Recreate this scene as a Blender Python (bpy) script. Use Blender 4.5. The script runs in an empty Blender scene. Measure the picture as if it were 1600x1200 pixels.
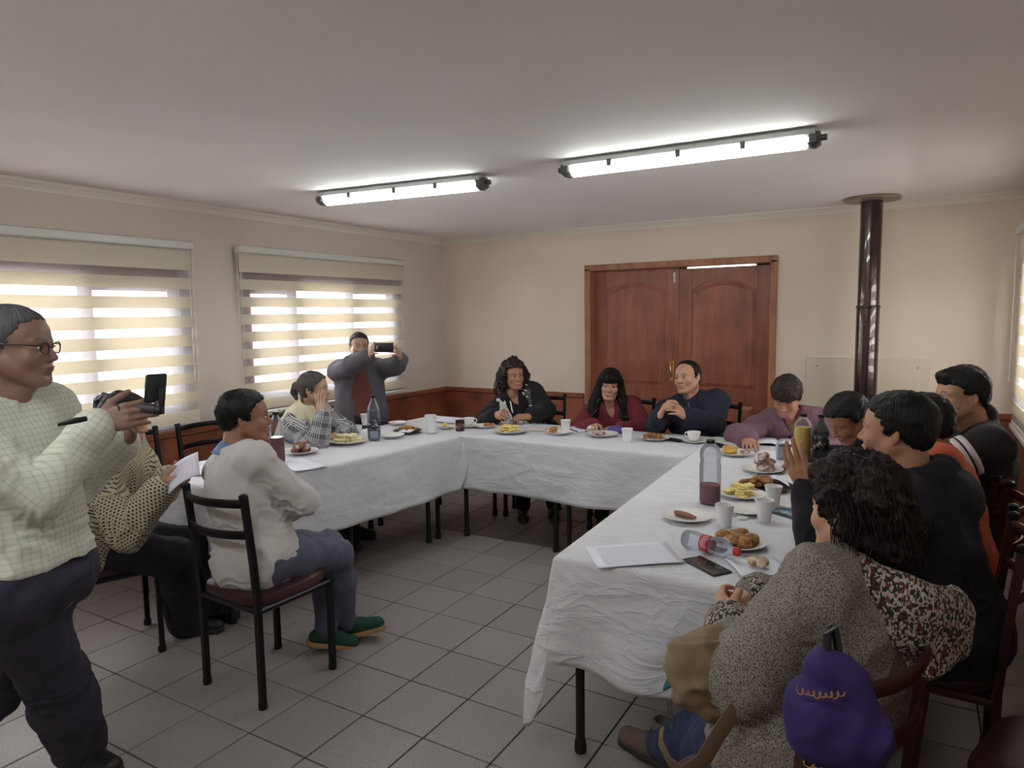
import bpy, math, random
import numpy as np
from math import sin, cos, pi, radians, sqrt
from mathutils import Vector, Matrix
random.seed(7)
rng = np.random.default_rng(7)
SC = bpy.context.scene
COL = SC.collection

# ------------------------------------------------------------------ camera
CAMH = 1.6
def _cam_axes():
    c = np.array([800., 600.]); v1 = np.array([-1020., 520.]); v2 = np.array([1438., 483.])
    f = math.sqrt(-np.dot(v1 - c, v2 - c))
    def d(v):
        a = np.array([v[0] - c[0], -(v[1] - c[1]), -f]); return a / np.linalg.norm(a)
    Y = d(v2); X = -d(v1); Z = np.cross(X, Y); Z /= np.linalg.norm(Z); X = np.cross(Y, Z)
    return f, np.array([X, Y, Z])
FPX, RC = _cam_axes()
cam_d = bpy.data.cameras.new('camera'); cam = bpy.data.objects.new('camera', cam_d); COL.objects.link(cam)
cam_d.sensor_width = 36; cam_d.lens = FPX / 1600 * 36; cam_d.clip_start = 0.05
M4 = Matrix.Identity(4)
for i in range(3):
    for j in range(3): M4[i][j] = float(RC[i][j])
M4.translation = (0, 0, CAMH); cam.matrix_world = M4
SC.camera = cam
def ray(x, y): return RC @ np.array([x - 800, -(y - 600), -FPX])
def on_z(x, y, z):                       # the point of the level plane z that stands at this place of the photograph
    r = ray(x, y); return np.array([0, 0, CAMH]) + (z - CAMH) / r[2] * r
def at_d(x, y, d):
    r = ray(x, y) / FPX; return np.array([0, 0, CAMH]) + d * r

# ------------------------------------------------------------------ view, world, light
SC.view_settings.view_transform = 'Standard'; SC.view_settings.look = 'None'
SC.view_settings.exposure = 1.58; SC.view_settings.gamma = 1.0
SC.view_settings.use_curve_mapping = False
W = bpy.data.worlds.new('overcast_sky'); SC.world = W; W.use_nodes = True
bg = W.node_tree.nodes['Background']; bg.inputs[0].default_value = (0.86, 0.93, 1.0, 1); bg.inputs[1].default_value = 2.6
def area(name, loc, rot, sx, sy, power, col):
    l = bpy.data.lights.new(name, 'AREA'); l.shape = 'RECTANGLE'; l.size = sx; l.size_y = sy; l.energy = power; l.color = col
    o = bpy.data.objects.new(name, l); o.location = loc; o.rotation_euler = rot; COL.objects.link(o); return o
# daylight outside the windows (beyond the glass), pointing into the room
area('daylight_left', (-5.6, 3.1, 2.0), (0, radians(-75), 0), 2.2, 5.0, 190, (0.95, 0.97, 1.0))
area('daylight_right', (1.5, 4.2, 1.9), (0, radians(72), 0), 2.0, 4.0, 120, (1.0, 0.96, 0.9))
TUBE_EMIT = 9.5

# ------------------------------------------------------------------ materials
def lin(c):
    return tuple(((v / 255) / 12.92 if v / 255 <= 0.04045 else ((v / 255 + 0.055) / 1.055) ** 2.4) for v in c)
def newmat(name):
    m = bpy.data.materials.new(name); m.use_nodes = True
    nt = m.node_tree; b = nt.nodes['Principled BSDF']; return m, nt, b
def mat(name, rgb, rough=0.6, metal=0.0, var=0.0, vscale=8.0, bump=0.0, bscale=60.0, stretch=(1, 1, 1), coat=0.0, trans=0.0, alpha=1.0, sheen=0.0, spec=0.5, ior=1.45, rgb2=None):
    m, nt, b = newmat(name); N = nt.nodes; L = nt.links
    c = lin(rgb); b.inputs['Base Color'].default_value = (*c, 1)
    b.inputs['Roughness'].default_value = rough; b.inputs['Metallic'].default_value = metal
    b.inputs['Coat Weight'].default_value = coat; b.inputs['Transmission Weight'].default_value = trans
    b.inputs['Alpha'].default_value = alpha; b.inputs['Sheen Weight'].default_value = sheen
    b.inputs['Specular IOR Level'].default_value = spec; b.inputs['IOR'].default_value = ior
    if var or bump:
        tc = N.new('ShaderNodeTexCoord'); mp = N.new('ShaderNodeMapping'); mp.inputs['Scale'].default_value = stretch
        L.new(tc.outputs['Object'], mp.inputs[0])
    if var:
        n = N.new('ShaderNodeTexNoise'); n.inputs['Scale'].default_value = vscale; n.inputs['Detail'].default_value = 4
        L.new(mp.outputs[0], n.inputs['Vector'])
        r = N.new('ShaderNodeValToRGB'); L.new(n.outputs['Fac'], r.inputs[0])
        c2 = lin(rgb2) if rgb2 else tuple(v * (1 - var) for v in c)
        c1 = c if rgb2 else tuple(min(1, v * (1 + var * 0.6)) for v in c)
        r.color_ramp.elements[0].position = 0.35; r.color_ramp.elements[1].position = 0.65
        r.color_ramp.elements[0].color = (*c2, 1); r.color_ramp.elements[1].color = (*c1, 1)
        L.new(r.outputs[0], b.inputs['Base Color'])
    if bump:
        n2 = N.new('ShaderNodeTexNoise'); n2.inputs['Scale'].default_value = bscale; n2.inputs['Detail'].default_value = 3
        L.new(mp.outputs[0], n2.inputs['Vector'])
        bp = N.new('ShaderNodeBump'); bp.inputs['Strength'].default_value = bump; bp.inputs['Distance'].default_value = 0.01
        L.new(n2.outputs['Fac'], bp.inputs['Height']); L.new(bp.outputs[0], b.inputs['Normal'])
    return m
def emit(name, rgb, s):
    m, nt, b = newmat(name); b.inputs['Base Color'].default_value = (*lin(rgb), 1)
    b.inputs['Emission Color'].default_value = (*lin(rgb), 1); b.inputs['Emission Strength'].default_value = s; return m
def wood(name, c1, c2, rough=0.45, sc=(14, 14, 1.2), knots=True):
    m, nt, b = newmat(name); N = nt.nodes; L = nt.links
    tc = N.new('ShaderNodeTexCoord'); mp = N.new('ShaderNodeMapping'); mp.inputs['Scale'].default_value = sc
    oi = N.new('ShaderNodeObjectInfo'); ad = N.new('ShaderNodeVectorMath'); ad.operation = 'ADD'
    sc2 = N.new('ShaderNodeVectorMath'); sc2.operation = 'SCALE'; sc2.inputs['Scale'].default_value = 9.0
    L.new(oi.outputs['Random'], sc2.inputs[0]); L.new(tc.outputs['Object'], ad.inputs[0]); L.new(sc2.outputs[0], ad.inputs[1])
    L.new(ad.outputs[0], mp.inputs[0])
    n = N.new('ShaderNodeTexNoise'); n.inputs['Scale'].default_value = 1.3; n.inputs['Detail'].default_value = 6; n.inputs['Distortion'].default_value = 0.6
    L.new(mp.outputs[0], n.inputs['Vector'])
    n2 = N.new('ShaderNodeTexNoise'); n2.inputs['Scale'].default_value = 3.5; n2.inputs['Detail'].default_value = 2
    L.new(ad.outputs[0], n2.inputs['Vector'])
    r = N.new('ShaderNodeValToRGB'); L.new(n.outputs['Fac'], r.inputs[0])
    r.color_ramp.elements[0].position = 0.3; r.color_ramp.elements[1].position = 0.7
    r.color_ramp.elements[0].color = (*lin(c2), 1); r.color_ramp.elements[1].color = (*lin(c1), 1)
    mx = N.new('ShaderNodeMix'); mx.data_type = 'RGBA'; mx.blend_type = 'MULTIPLY'; mx.inputs[0].default_value = 0.6
    r2 = N.new('ShaderNodeValToRGB'); r2.color_ramp.elements[0].position = 0.3; r2.color_ramp.elements[0].color = (.5, .45, .42, 1); r2.color_ramp.elements[1].position = 0.6
    L.new(n2.outputs['Fac'], r2.inputs[0]); L.new(r.outputs[0], mx.inputs[6]); L.new(r2.outputs[0], mx.inputs[7])
    L.new(mx.outputs[2], b.inputs['Base Color']); b.inputs['Roughness'].default_value = rough
    return m
def vcol(name, rough=0.55, bump=0.0, bscale=400, sss=0.0, sheen=0.0, var=0.0):
    """colour from the mesh's own colour attribute (skin, brows, lips; printed cloth)"""
    m, nt, b = newmat(name); N = nt.nodes; L = nt.links
    a = N.new('ShaderNodeAttribute'); a.attribute_name = 'Col'
    L.new(a.outputs['Color'], b.inputs['Base Color']); b.inputs['Roughness'].default_value = rough
    b.inputs['Sheen Weight'].default_value = sheen
    if sss: b.inputs['Subsurface Weight'].default_value = sss; b.inputs['Subsurface Radius'].default_value = (.01, .004, .002)
    if bump:
        tc = N.new('ShaderNodeTexCoord'); n2 = N.new('ShaderNodeTexNoise'); n2.inputs['Scale'].default_value = bscale
        L.new(tc.outputs['Object'], n2.inputs['Vector']); bp = N.new('ShaderNodeBump'); bp.inputs['Strength'].default_value = bump; bp.inputs['Distance'].default_value = .005
        L.new(n2.outputs['Fac'], bp.inputs['Height']); L.new(bp.outputs[0], b.inputs['Normal'])
    return m

# ------------------------------------------------------------------ objects
def tag(o, label=None, cat=None, group=None, kind=None):
    if label: o['label'] = label
    if cat: o['category'] = cat
    if group: o['group'] = group
    if kind: o['kind'] = kind
    return o
def thing(name, loc=(0, 0, 0), label=None, cat=None, group=None, rz=0.0):
    o = bpy.data.objects.new(name, None); COL.objects.link(o); o.location = loc; o.rotation_euler = (0, 0, rz)
    o.empty_display_size = 0.05
    return tag(o, label, cat, group)
class MB:
    """collects vertices and faces, then links them as ONE mesh object"""
    def __init__(s): s.v = []; s.f = []; s.mi = []; s.cur = 0
    def add(s, vs, fs):
        n = len(s.v); s.v += [tuple(map(float, v)) for v in vs]; s.f += [tuple(i + n for i in f) for f in fs]; s.mi += [s.cur] * len(fs); return s
    def box(s, c, d, R=None, bev=0.0):
        x, y, z = [k / 2 for k in d]; c = np.array(c, float)
        if bev <= 0:
            P = [(-x, -y, -z), (x, -y, -z), (x, y, -z), (-x, y, -z), (-x, -y, z), (x, -y, z), (x, y, z), (-x, y, z)]
            F = [(0, 3, 2, 1), (4, 5, 6, 7), (0, 1, 5, 4), (1, 2, 6, 5), (2, 3, 7, 6), (3, 0, 4, 7)]
        else:
            b = min(bev, x * .9, y * .9, z * .9); P = []; F = []
            for zz, ins in ((-z, b), (-z + b, 0), (z - b, 0), (z, b)):
                X, Y = x - ins, y - ins; q = b
                P += [(-X + q, -Y, zz), (X - q, -Y, zz), (X, -Y + q, zz), (X, Y - q, zz), (X - q, Y, zz), (-X + q, Y, zz), (-X, Y - q, zz), (-X, -Y + q, zz)]
            F.append(tuple(range(7, -1, -1))); F.append(tuple(range(24, 32)))
            for k in range(3):
                for i in range(8): j = (i + 1) % 8; F.append((k * 8 + i, k * 8 + j, k * 8 + 8 + j, k * 8 + 8 + i))
        P = np.array(P)
        if R is not None: P = P @ np.array(R).T
        return s.add(P + c, F)
    def bx(s, a, b, bev=0.0):
        a = np.array(a, float); b = np.array(b, float); return s.box((a + b) / 2, np.abs(b - a), None, bev)
    def tube(s, pts, r, n=8, caps=True, closed=False, flat=None, up=(0, 0, 1)):
        pts = [np.array(p, float) for p in pts]; m = len(pts); rs = r if hasattr(r, '__len__') else [r] * m
        V = []; F = []; prev = None
        for i, p in enumerate(pts):
            if closed: t = pts[(i + 1) % m] - pts[i - 1]
            else: t = pts[min(i + 1, m - 1)] - pts[max(i - 1, 0)]
            t = t / (np.linalg.norm(t) + 1e-12)
            if prev is None:
                a = np.array(up, float); a = a - t * np.dot(a, t)
                if np.linalg.norm(a) < 1e-3: a = np.array([1, 0, 0.]); a = a - t * np.dot(a, t)
            else: a = prev - t * np.dot(prev, t)
            a /= np.linalg.norm(a); prev = a; b = np.cross(t, a)
            for k in range(n):
                th = 2 * pi * (k + .5) / n; ca, sa = cos(th), sin(th)
                if flat is not None: V.append(p + a * ca * rs[i] * flat[0] + b * sa * rs[i] * flat[1])
                else: V.append(p + (a * ca + b * sa) * rs[i])
        for i in range(m if closed else m - 1):
            for k in range(n):
                k2 = (k + 1) % n; i2 = (i + 1) % m
                F.append((i * n + k, i * n + k2, i2 * n + k2, i2 * n + k))
        if caps and not closed: F.append(tuple(range(n - 1, -1, -1))); F.append(tuple(range((m - 1) * n, m * n)))
        return s.add(V, F)
    def lathe(s, c, prof, n=24, R=None, cap0=True, cap1=True):
        c = np.array(c, float); V = []; F = []
        for (r, z) in prof:
            for k in range(n): th = 2 * pi * k / n; V.append((r * cos(th), r * sin(th), z))
        for i in range(len(prof) - 1):
            for k in range(n): k2 = (k + 1) % n; F.append((i * n + k, i * n + k2, (i + 1) * n + k2, (i + 1) * n + k))
        if cap0: F.append(tuple(range(n - 1, -1, -1)))
        if cap1: F.append(tuple(range((len(prof) - 1) * n, len(prof) * n)))
        V = np.array(V)
        if R is not None: V = V @ np.array(R).T
        return s.add(V + c, F)
    def ell(s, c, r, nu=12, nv=8, R=None, fn=None):
        V = []; F = []; r = r if hasattr(r, '__len__') else (r, r, r)
        V.append((0, 0, -r[2]))
        for j in range(1, nv):
            ph = -pi / 2 + pi * j / nv
            for k in range(nu): th = 2 * pi * k / nu; V.append((r[0] * cos(ph) * cos(th), r[1] * cos(ph) * sin(th), r[2] * sin(ph)))
        V.append((0, 0, r[2])); last = len(V) - 1
        for k in range(nu): F.append((0, 1 + (k + 1) % nu, 1 + k)); F.append((last, 1 + (nv - 2) * nu + k, 1 + (nv - 2) * nu + (k + 1) % nu))
        for j in range(nv - 2):
            for k in range(nu): k2 = (k + 1) % nu; F.append((1 + j * nu + k, 1 + j * nu + k2, 1 + (j + 1) * nu + k2, 1 + (j + 1) * nu + k))
        V = np.array(V)
        if fn is not None: V = np.array([fn(v) for v in V])
        if R is not None: V = V @ np.array(R).T
        return s.add(V + np.array(c, float), F)
    def grid(s, P):
        P = np.array(P, float); a, b = P.shape[:2]
        return s.add(P.reshape(-1, 3), [(i * b + j, i * b + j + 1, (i + 1) * b + j + 1, (i + 1) * b + j) for i in range(a - 1) for j in range(b - 1)])
    def build(s, name, m, parent=None, smooth=True, sub=0, angle=40, thick=0.0):
        me = bpy.data.meshes.new(name); me.from_pydata(s.v, [], s.f); me.validate()
        ms = m if isinstance(m, (list, tuple)) else [m]
        for q in ms: me.materials.append(q)
        if len(ms) > 1:
            if len(me.polygons) == len(s.mi): me.polygons.foreach_set('material_index', s.mi)
        me.polygons.foreach_set('use_smooth', [smooth] * len(me.polygons))
        if smooth and angle < 180:
            try: me.set_sharp_from_angle(angle=radians(angle))
            except Exception: pass
        me.update()
        o = bpy.data.objects.new(name, me); COL.objects.link(o)
        if parent is not None:
            o.parent = parent
        if thick:
            md = o.modifiers.new('thick', 'SOLIDIFY'); md.thickness = thick; md.offset = 0
        if sub:
            md = o.modifiers.new('sub', 'SUBSURF'); md.levels = sub; md.render_levels = sub
        return o
def rot(yaw=0, pitch=0, roll=0):
    """columns: right, forward, up. yaw turns forward from +Y towards +X; pitch > 0 looks up; roll leans the head to its own right"""
    Rz = np.array(Matrix.Rotation(-yaw, 3, 'Z')); Rx = np.array(Matrix.Rotation(pitch, 3, 'X')); Ry = np.array(Matrix.Rotation(roll, 3, 'Y'))
    return Rz @ Rx @ Ry
def struct(name, mb, m, parent=None, **k):
    o = mb.build(name, m, parent, **k)
    if parent is None: o['kind'] = 'structure'
    return o
def copy_tree(o, parent=None):
    c = o.copy(); COL.objects.link(c); c.parent = parent
    for ch in list(o.children): copy_tree(ch, c)
    return c
# ================================================================== room
XL, XR, YB, YF, ZC = -4.40, 0.62, 6.0, -1.6, 2.405
m_wall = mat('cream_wall_paint', (214, 199, 184), .75, var=.04, vscale=2, bump=.05, bscale=120)
m_wall_left = mat('pale_wall_paint', (206, 194, 186), .75, var=.04, vscale=2, bump=.05, bscale=120)
m_ceil = mat('grey_white_ceiling_paint', (230, 225, 224), .8, var=.03, vscale=1.5)
m_crown = mat('white_moulding', (216, 210, 198), .6)
m_rail = wood('varnished_red_wood', (164, 94, 62), (126, 70, 48), .45)
m_wains = wood('dark_red_wainscot', (158, 88, 60), (122, 66, 50), .5, sc=(3, 3, 3))
m_grout = mat('dark_grout', (44, 36, 36), .9)
def speckle(name):
    m, nt, b = newmat(name); N = nt.nodes; L = nt.links
    tc = N.new('ShaderNodeTexCoord'); n = N.new('ShaderNodeTexNoise'); n.inputs['Scale'].default_value = 260; n.inputs['Detail'].default_value = 2
    geo = N.new('ShaderNodeNewGeometry'); L.new(geo.outputs['Position'], n.inputs['Vector'])
    r = N.new('ShaderNodeValToRGB'); r.color_ramp.elements[0].position = .35; r.color_ramp.elements[1].position = .68
    r.color_ramp.elements[0].color = (*lin((112, 105, 104)), 1); r.color_ramp.elements[1].color = (*lin((164, 156, 154)), 1)
    L.new(n.outputs['Fac'], r.inputs[0])
    oi = N.new('ShaderNodeObjectInfo'); hs = N.new('ShaderNodeHueSaturation'); mr = N.new('ShaderNodeMapRange')
    mr.inputs['To Min'].default_value = .93; mr.inputs['To Max'].default_value = 1.05
    L.new(oi.outputs['Random'], mr.inputs[0]); L.new(mr.outputs[0], hs.inputs['Value']); L.new(r.outputs[0], hs.inputs['Color'])
    L.new(hs.outputs[0], b.inputs['Base Color']); b.inputs['Roughness'].default_value = .3
    n3 = N.new('ShaderNodeTexNoise'); n3.inputs['Scale'].default_value = 40; L.new(geo.outputs['Position'], n3.inputs['Vector'])
    r3 = N.new('ShaderNodeMapRange'); r3.inputs['To Min'].default_value = .26; r3.inputs['To Max'].default_value = .48
    L.new(n3.outputs['Fac'], r3.inputs[0]); L.new(r3.outputs[0], b.inputs['Roughness'])
    bp = N.new('ShaderNodeBump'); bp.inputs['Strength'].default_value = .25; bp.inputs['Distance'].default_value = .002
    L.new(n.outputs['Fac'], bp.inputs['Height']); L.new(bp.outputs[0], b.inputs['Normal'])
    return m
m_tile = speckle('speckled_grey_floor_tile')

floor = struct('floor', MB().bx((XL, YF, -.1), (XR, YB, -.006)), m_grout)
T = 0.3053; OX, OY = -.152 * T, .37 * T      # tile lattice read from the photograph
tb = MB().box((0, 0, -.004), (T - .006, T - .006, .008), None, .0015)
tile0 = None; rest = MB()
for i in range(-16, 4):
    for j in range(-7, 20):
        x0, y0 = OX + i * T, OY + j * T
        a, b_ = max(x0, XL), min(x0 + T, XR); c_, d_ = max(y0, YF), min(y0 + T, YB)
        if b_ - a < .02 or d_ - c_ < .02: continue
        full = (b_ - a > T - .001 and d_ - c_ > T - .001)
        inview = j >= 3
        if full and inview:
            if tile0 is None: o = tile0 = tb.build('tile', m_tile, floor, smooth=False)
            else: o = tile0.copy(); COL.objects.link(o)
            o.location = (x0 + T / 2, y0 + T / 2, random.uniform(-.0006, .0006))
        elif full or not inview: rest.box(((a + b_) / 2, (c_ + d_) / 2, -.004), (b_ - a - .006, d_ - c_ - .006, .008), None, .0015)
        else:
            q = MB().box(((a + b_) / 2, (c_ + d_) / 2, -.004), (b_ - a - .006, d_ - c_ - .006, .008), None, .0015).build('tile', m_tile, floor, smooth=False)
o = rest.build('tile_field', m_tile, floor, smooth=False); o['kind'] = 'stuff'

struct('ceiling', MB().bx((XL - .15, YF - .15, ZC), (XR + .15, YB + .15, ZC + .12)), m_ceil)
# ---- walls with openings
def wall_with_holes(name, axis, pos, thick, a0, a1, z0, z1, holes, m):
    mb = MB(); cuts = sorted(set([a0, a1] + [h[0] for h in holes] + [h[1] for h in holes]))
    for u, v in zip(cuts[:-1], cuts[1:]):
        hs = [h for h in holes if h[0] <= u + 1e-6 and h[1] >= v - 1e-6]
        segs = [(z0, z1)]
        if hs: segs = [(z0, hs[0][2]), (hs[0][3], z1)]
        for s0, s1 in segs:
            if s1 - s0 < 1e-4: continue
            if axis == 'x': mb.bx((pos, u, s0), (pos + thick, v, s1))
            else: mb.bx((u, pos, s0), (v, pos + thick, s1))
    return struct(name, mb, m, smooth=False)
W1 = (0.95, 2.94, .93, 1.97); W2 = (3.47, 5.18, .93, 1.97); WR = (3.9, 5.6, .93, 2.0)
wall_with_holes('wall_left', 'x', XL, -.15, YF - .15, YB + .15, 0, ZC, [W1, W2], m_wall_left)
wall_with_holes('wall_right', 'x', XR, .15, YF - .15, YB + .15, 0, ZC, [WR], m_wall)
DR = (-2.70, -1.05, 0, 2.02)
wall_with_holes('wall_back', 'y', YB, .15, XL, XR, 0, ZC, [DR], m_wall)
struct('wall_front', MB().bx((XL, YF - .15, 0), (XR, YF, ZC)), m_wall)
# ---- wainscot, rail, crown, skirting
def run(name, y_or_x, m, z0, z1, d, parts):
    mb = MB()
    for p in parts: mb.bx(*p)
    return struct(name, mb, m, smooth=False)
RZ = .82
for nm, segs in (('left', [((XL, YF, .09), (XL + .014, YB, RZ))]),
                 ('back', [((XL + .014, YB - .014, .09), (DR[0] - .05, YB, RZ)), ((.075, YB - .014, .09), (XR, YB, RZ))]),
                 ('right', [((XR - .014, YF, .09), (XR, YB - .014, RZ))])):
    mb = MB()
    for s_ in segs: mb.bx(*s_)
    struct('trim_' + str({'left': 1, 'back': 2, 'right': 3}[nm]), mb, m_wains, smooth=False)
mb = MB().bx((XL, YF, RZ - .02), (XL + .03, YB, RZ + .025), .006); struct('trim_4', mb, m_rail)
mb = MB().bx((XL + .03, YB - .03, RZ - .02), (DR[0] - .05, YB, RZ + .025), .006); mb.bx((.075, YB - .03, RZ - .02), (XR, YB, RZ + .025), .006); struct('trim_5', mb, m_rail)
mb = MB().bx((XR - .03, YF, RZ - .02), (XR, YB - .03, RZ + .025), .006); struct('trim_6', mb, m_rail)
struct('baseboard_left', MB().bx((XL, YF, 0), (XL + .02, YB, .09), .004), m_rail)
mb = MB().bx((XL + .02, YB - .02, 0), (DR[0] - .05, YB, .09), .004); mb.bx((DR[1] + .05, YB - .02, 0), (XR, YB, .09), .004); struct('baseboard_back', mb, m_rail)
struct('baseboard_right', MB().bx((XR - .02, YF, 0), (XR, YB - .02, .09), .004), m_rail)
def crown(p0, p1, inward):
    p0 = np.array(p0, float); p1 = np.array(p1, float); n = np.array(inward, float); prof = [(0, 0), (0, -.055), (.008, -.055), (.014, -.04), (.03, -.022), (.045, -.012), (.05, 0)]
    V = []; 
    for p in (p0, p1):
        for a, b_ in prof: V.append(p + n * a + np.array([0, 0, b_]))
    k = len(prof); F = [(i, (i + 1) % k, k + (i + 1) % k, k + i) for i in range(k)]
    F += [tuple(range(k - 1, -1, -1)), tuple(range(k, 2 * k))]
    return MB().add(V, F)
struct('trim_7', crown((XL, YF, ZC), (XL, YB, ZC), (1, 0, 0)), m_crown, smooth=False)
struct('trim_8', crown((XL, YB, ZC), (XR, YB, ZC), (0, -1, 0)), m_crown, smooth=False)
struct('trim_9', crown((XR, YF, ZC), (XR, YB, ZC), (-1, 0, 0)), m_crown, smooth=False)
struct('trim_10', crown((XL, YF, ZC), (XR, YF, ZC), (0, 1, 0)), m_crown, smooth=False)

# ---- windows: reddish wood frames, panes, then the striped day-night blinds
m_frame = mat('reddish_brown_window_frame', (150, 96, 84), .45, var=.1, vscale=5)
m_sill = mat('white_sill', (225, 220, 210), .5)
mg, nt, b = newmat('window_glass'); b.inputs['Base Color'].default_value = (1, 1, 1, 1)
tr = nt.nodes.new('ShaderNodeBsdfTransparent'); gl = nt.nodes.new('ShaderNodeBsdfGlossy'); gl.inputs['Roughness'].default_value = .02
mx = nt.nodes.new('ShaderNodeMixShader'); mx.inputs[0].default_value = .06
nt.links.new(tr.outputs[0], mx.inputs[1]); nt.links.new(gl.outputs[0], mx.inputs[2]); nt.links.new(mx.outputs[0], nt.nodes['Material Output'].inputs[0])
m_glass = mg
def cloth_translucent(name, rgb, opac, tl, weave=0):
    m, nt, b = newmat(name); N = nt.nodes; L = nt.links; c = (*lin(rgb), 1)
    d = N.new('ShaderNodeBsdfDiffuse'); d.inputs[0].default_value = c
    t = N.new('ShaderNodeBsdfTranslucent'); t.inputs[0].default_value = c
    a = N.new('ShaderNodeMixShader'); a.inputs[0].default_value = tl; L.new(d.outputs[0], a.inputs[1]); L.new(t.outputs[0], a.inputs[2])
    tp = N.new('ShaderNodeBsdfTransparent'); z = N.new('ShaderNodeMixShader'); z.inputs[0].default_value = opac
    L.new(tp.outputs[0], z.inputs[1]); L.new(a.outputs[0], z.inputs[2]); L.new(z.outputs[0], N['Material Output'].inputs[0])
    return m
m_band = cloth_translucent('cream_blind_band', (224, 217, 201), 1.0, .30)
m_sheer = cloth_translucent('sheer_blind_band', (240, 236, 236), .13, .4)
m_rail_w = mat('white_blind_rail', (205, 205, 200), .4)
def window(name, x, sgn, y0, y1, z0, z1, mull, openings):
    fr = MB(); xo = x - sgn * .02; xi = x - sgn * .10       # frame sits inside the wall thickness
    t = .075
    fr.bx((xo, y0, z0), (xi, y1, z0 + t)); fr.bx((xo, y0, z1 - t), (xi, y1, z1)); fr.bx((xo, y0, z0 + t), (xi, y0 + t, z1 - t)); fr.bx((xo, y1 - t, z0 + t), (xi, y1, z1 - t))
    o = struct(name, fr, m_frame, smooth=False); prev = y0 + t
    for (a, b_) in mull: MB().bx((xo, a, z0 + t), (xi, b_, z1 - t)).build('mullion', m_frame, o, smooth=False)
    ed = [y0 + t] + [v for ab in mull for v in ab] + [y1 - t]
    for k in range(0, len(ed), 2):
        MB().bx((x - sgn * .055, ed[k], z0 + t), (x - sgn * .061, ed[k + 1], z1 - t)).build('pane', m_glass, o, smooth=False)
        # sash rail inside each light
        sr = MB(); q = .03; a, b_ = ed[k], ed[k + 1]
        zt = z1 - t - (openings[k // 2] if k // 2 < len(openings) else 0)
        sr.bx((x - sgn * .035, a, zt - q), (x - sgn * .08, b_, z1 - t)); sr.bx((x - sgn * .035, a, z0 + t), (x - sgn * .08, b_, z0 + t + q))
        sr.build('sash_rail', m_frame, o, smooth=False)
    MB().bx((x - sgn * .10, y0 - .03, z0 - .03), (x + sgn * .02, y1 + .03, z0), .004).build('sill', m_sill, o)
    return o
window('window_1', XL, 1, *W1, [(1.48, 1.57), (2.28, 2.37)], [0, 0, .07])
window('window_2', XL, 1, *W2, [(3.90, 4.00), (4.56, 4.66)], [.07, 0, .05])
window('window_3', XR, -1, *WR, [(4.7, 4.8)], [])
def blind(xc, y0, y1, zt, zb, label, sgn, phase, chain_y):
    b0 = thing('roller_blind', (xc, y0, zb), label, 'window blind')
    off = np.array([xc, y0, zb])
    def bb(a, b_, nm, m, bev=0): 
        o = MB().bx(np.array(a) - off, np.array(b_) - off, bev).build(nm, m, b0, smooth=bev > 0); return o
    bb((xc - .03, y0 - .015, zt - .012), (xc + .035, y1 + .015, zt + .045), 'headrail', m_rail_w, .008)
    z = zt - .0; first = True
    # solid top piece, then alternating bands
    bb((xc - .0015, y0, zt - .15), (xc + .0015, y1, zt), 'band', m_band)
    z = zt - .15; k = 0
    while z > zb + .06:
        h = .053; bb((xc - .001, y0, z - h), (xc + .001, y1, z), 'sheer_band', m_sheer); z -= h
        h = min(.077, z - zb - .02); bb((xc - .0015, y0, z - h), (xc + .0015, y1, z), 'band', m_band); z -= h
    # the second, rear layer of the loop: sheer all over where it shows through
    o = bb((xc - sgn * .018, y0 + .004, zb + .02), (xc - sgn * .0165, y1 - .004, zt - .02), 'rear_layer', m_sheer2)
    bb((xc - .012, y0, zb - .012), (xc + .012, y1, zb + .022), 'bottom_rail', m_rail_w, .006)
    c = MB(); yy = chain_y - off[1]
    c.tube([(sgn * .02, yy, zt - off[2]), (sgn * .02, yy, .3)], .0025, 5); c.tube([(sgn * .02, yy + .03, zt - off[2]), (sgn * .02, yy + .03, .3)], .0025, 5)
    c.build('bead_chain', m_rail_w, b0)
    return b0
m_sheer2 = cloth_translucent('sheer_rear_layer', (240, 236, 236), .05, .4)
blind(XL + .06, 1.0, 3.0, 2.09, .88, 'cream striped day-night blind over the window behind the man in the checked shirt', 1, 0, 2.97)
blind(XL + .06, 3.39, 5.26, 2.10, .87, 'cream striped day-night blind over the window behind the man in the grey jacket', 1, 0, 3.36)
blind(XR - .06, 3.85, 5.70, 2.09, .80, 'striped blind at the right edge beside the man with white arm stripes', -1, 0, 5.74)
# ---- outside: pale yard and a pale boundary wall, far from the glass
m_yard = mat('pale_gravel', (205, 203, 198), .9, var=.25, vscale=9)
struct('ground', MB().bx((-30, -20, -.3), (-4.8, 30, -.12)).bx((.9, -20, -.3), (25, 30, -.12)), m_yard, smooth=False)
m_ywall = mat('pale_yard_wall', (196, 186, 180), .9, var=.3, vscale=2.2, rgb2=(150, 142, 146))
yw = MB()
for k in range(14): yw.bx((-12.2, -12 + k * 2.6, -.12), (-12.0, -9.45 + k * 2.6, 1.5 + .06 * (k % 2)), .01)
tag(yw.build('yard_wall', m_ywall), 'low pale yard wall seen through the window blinds', 'wall')

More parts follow.
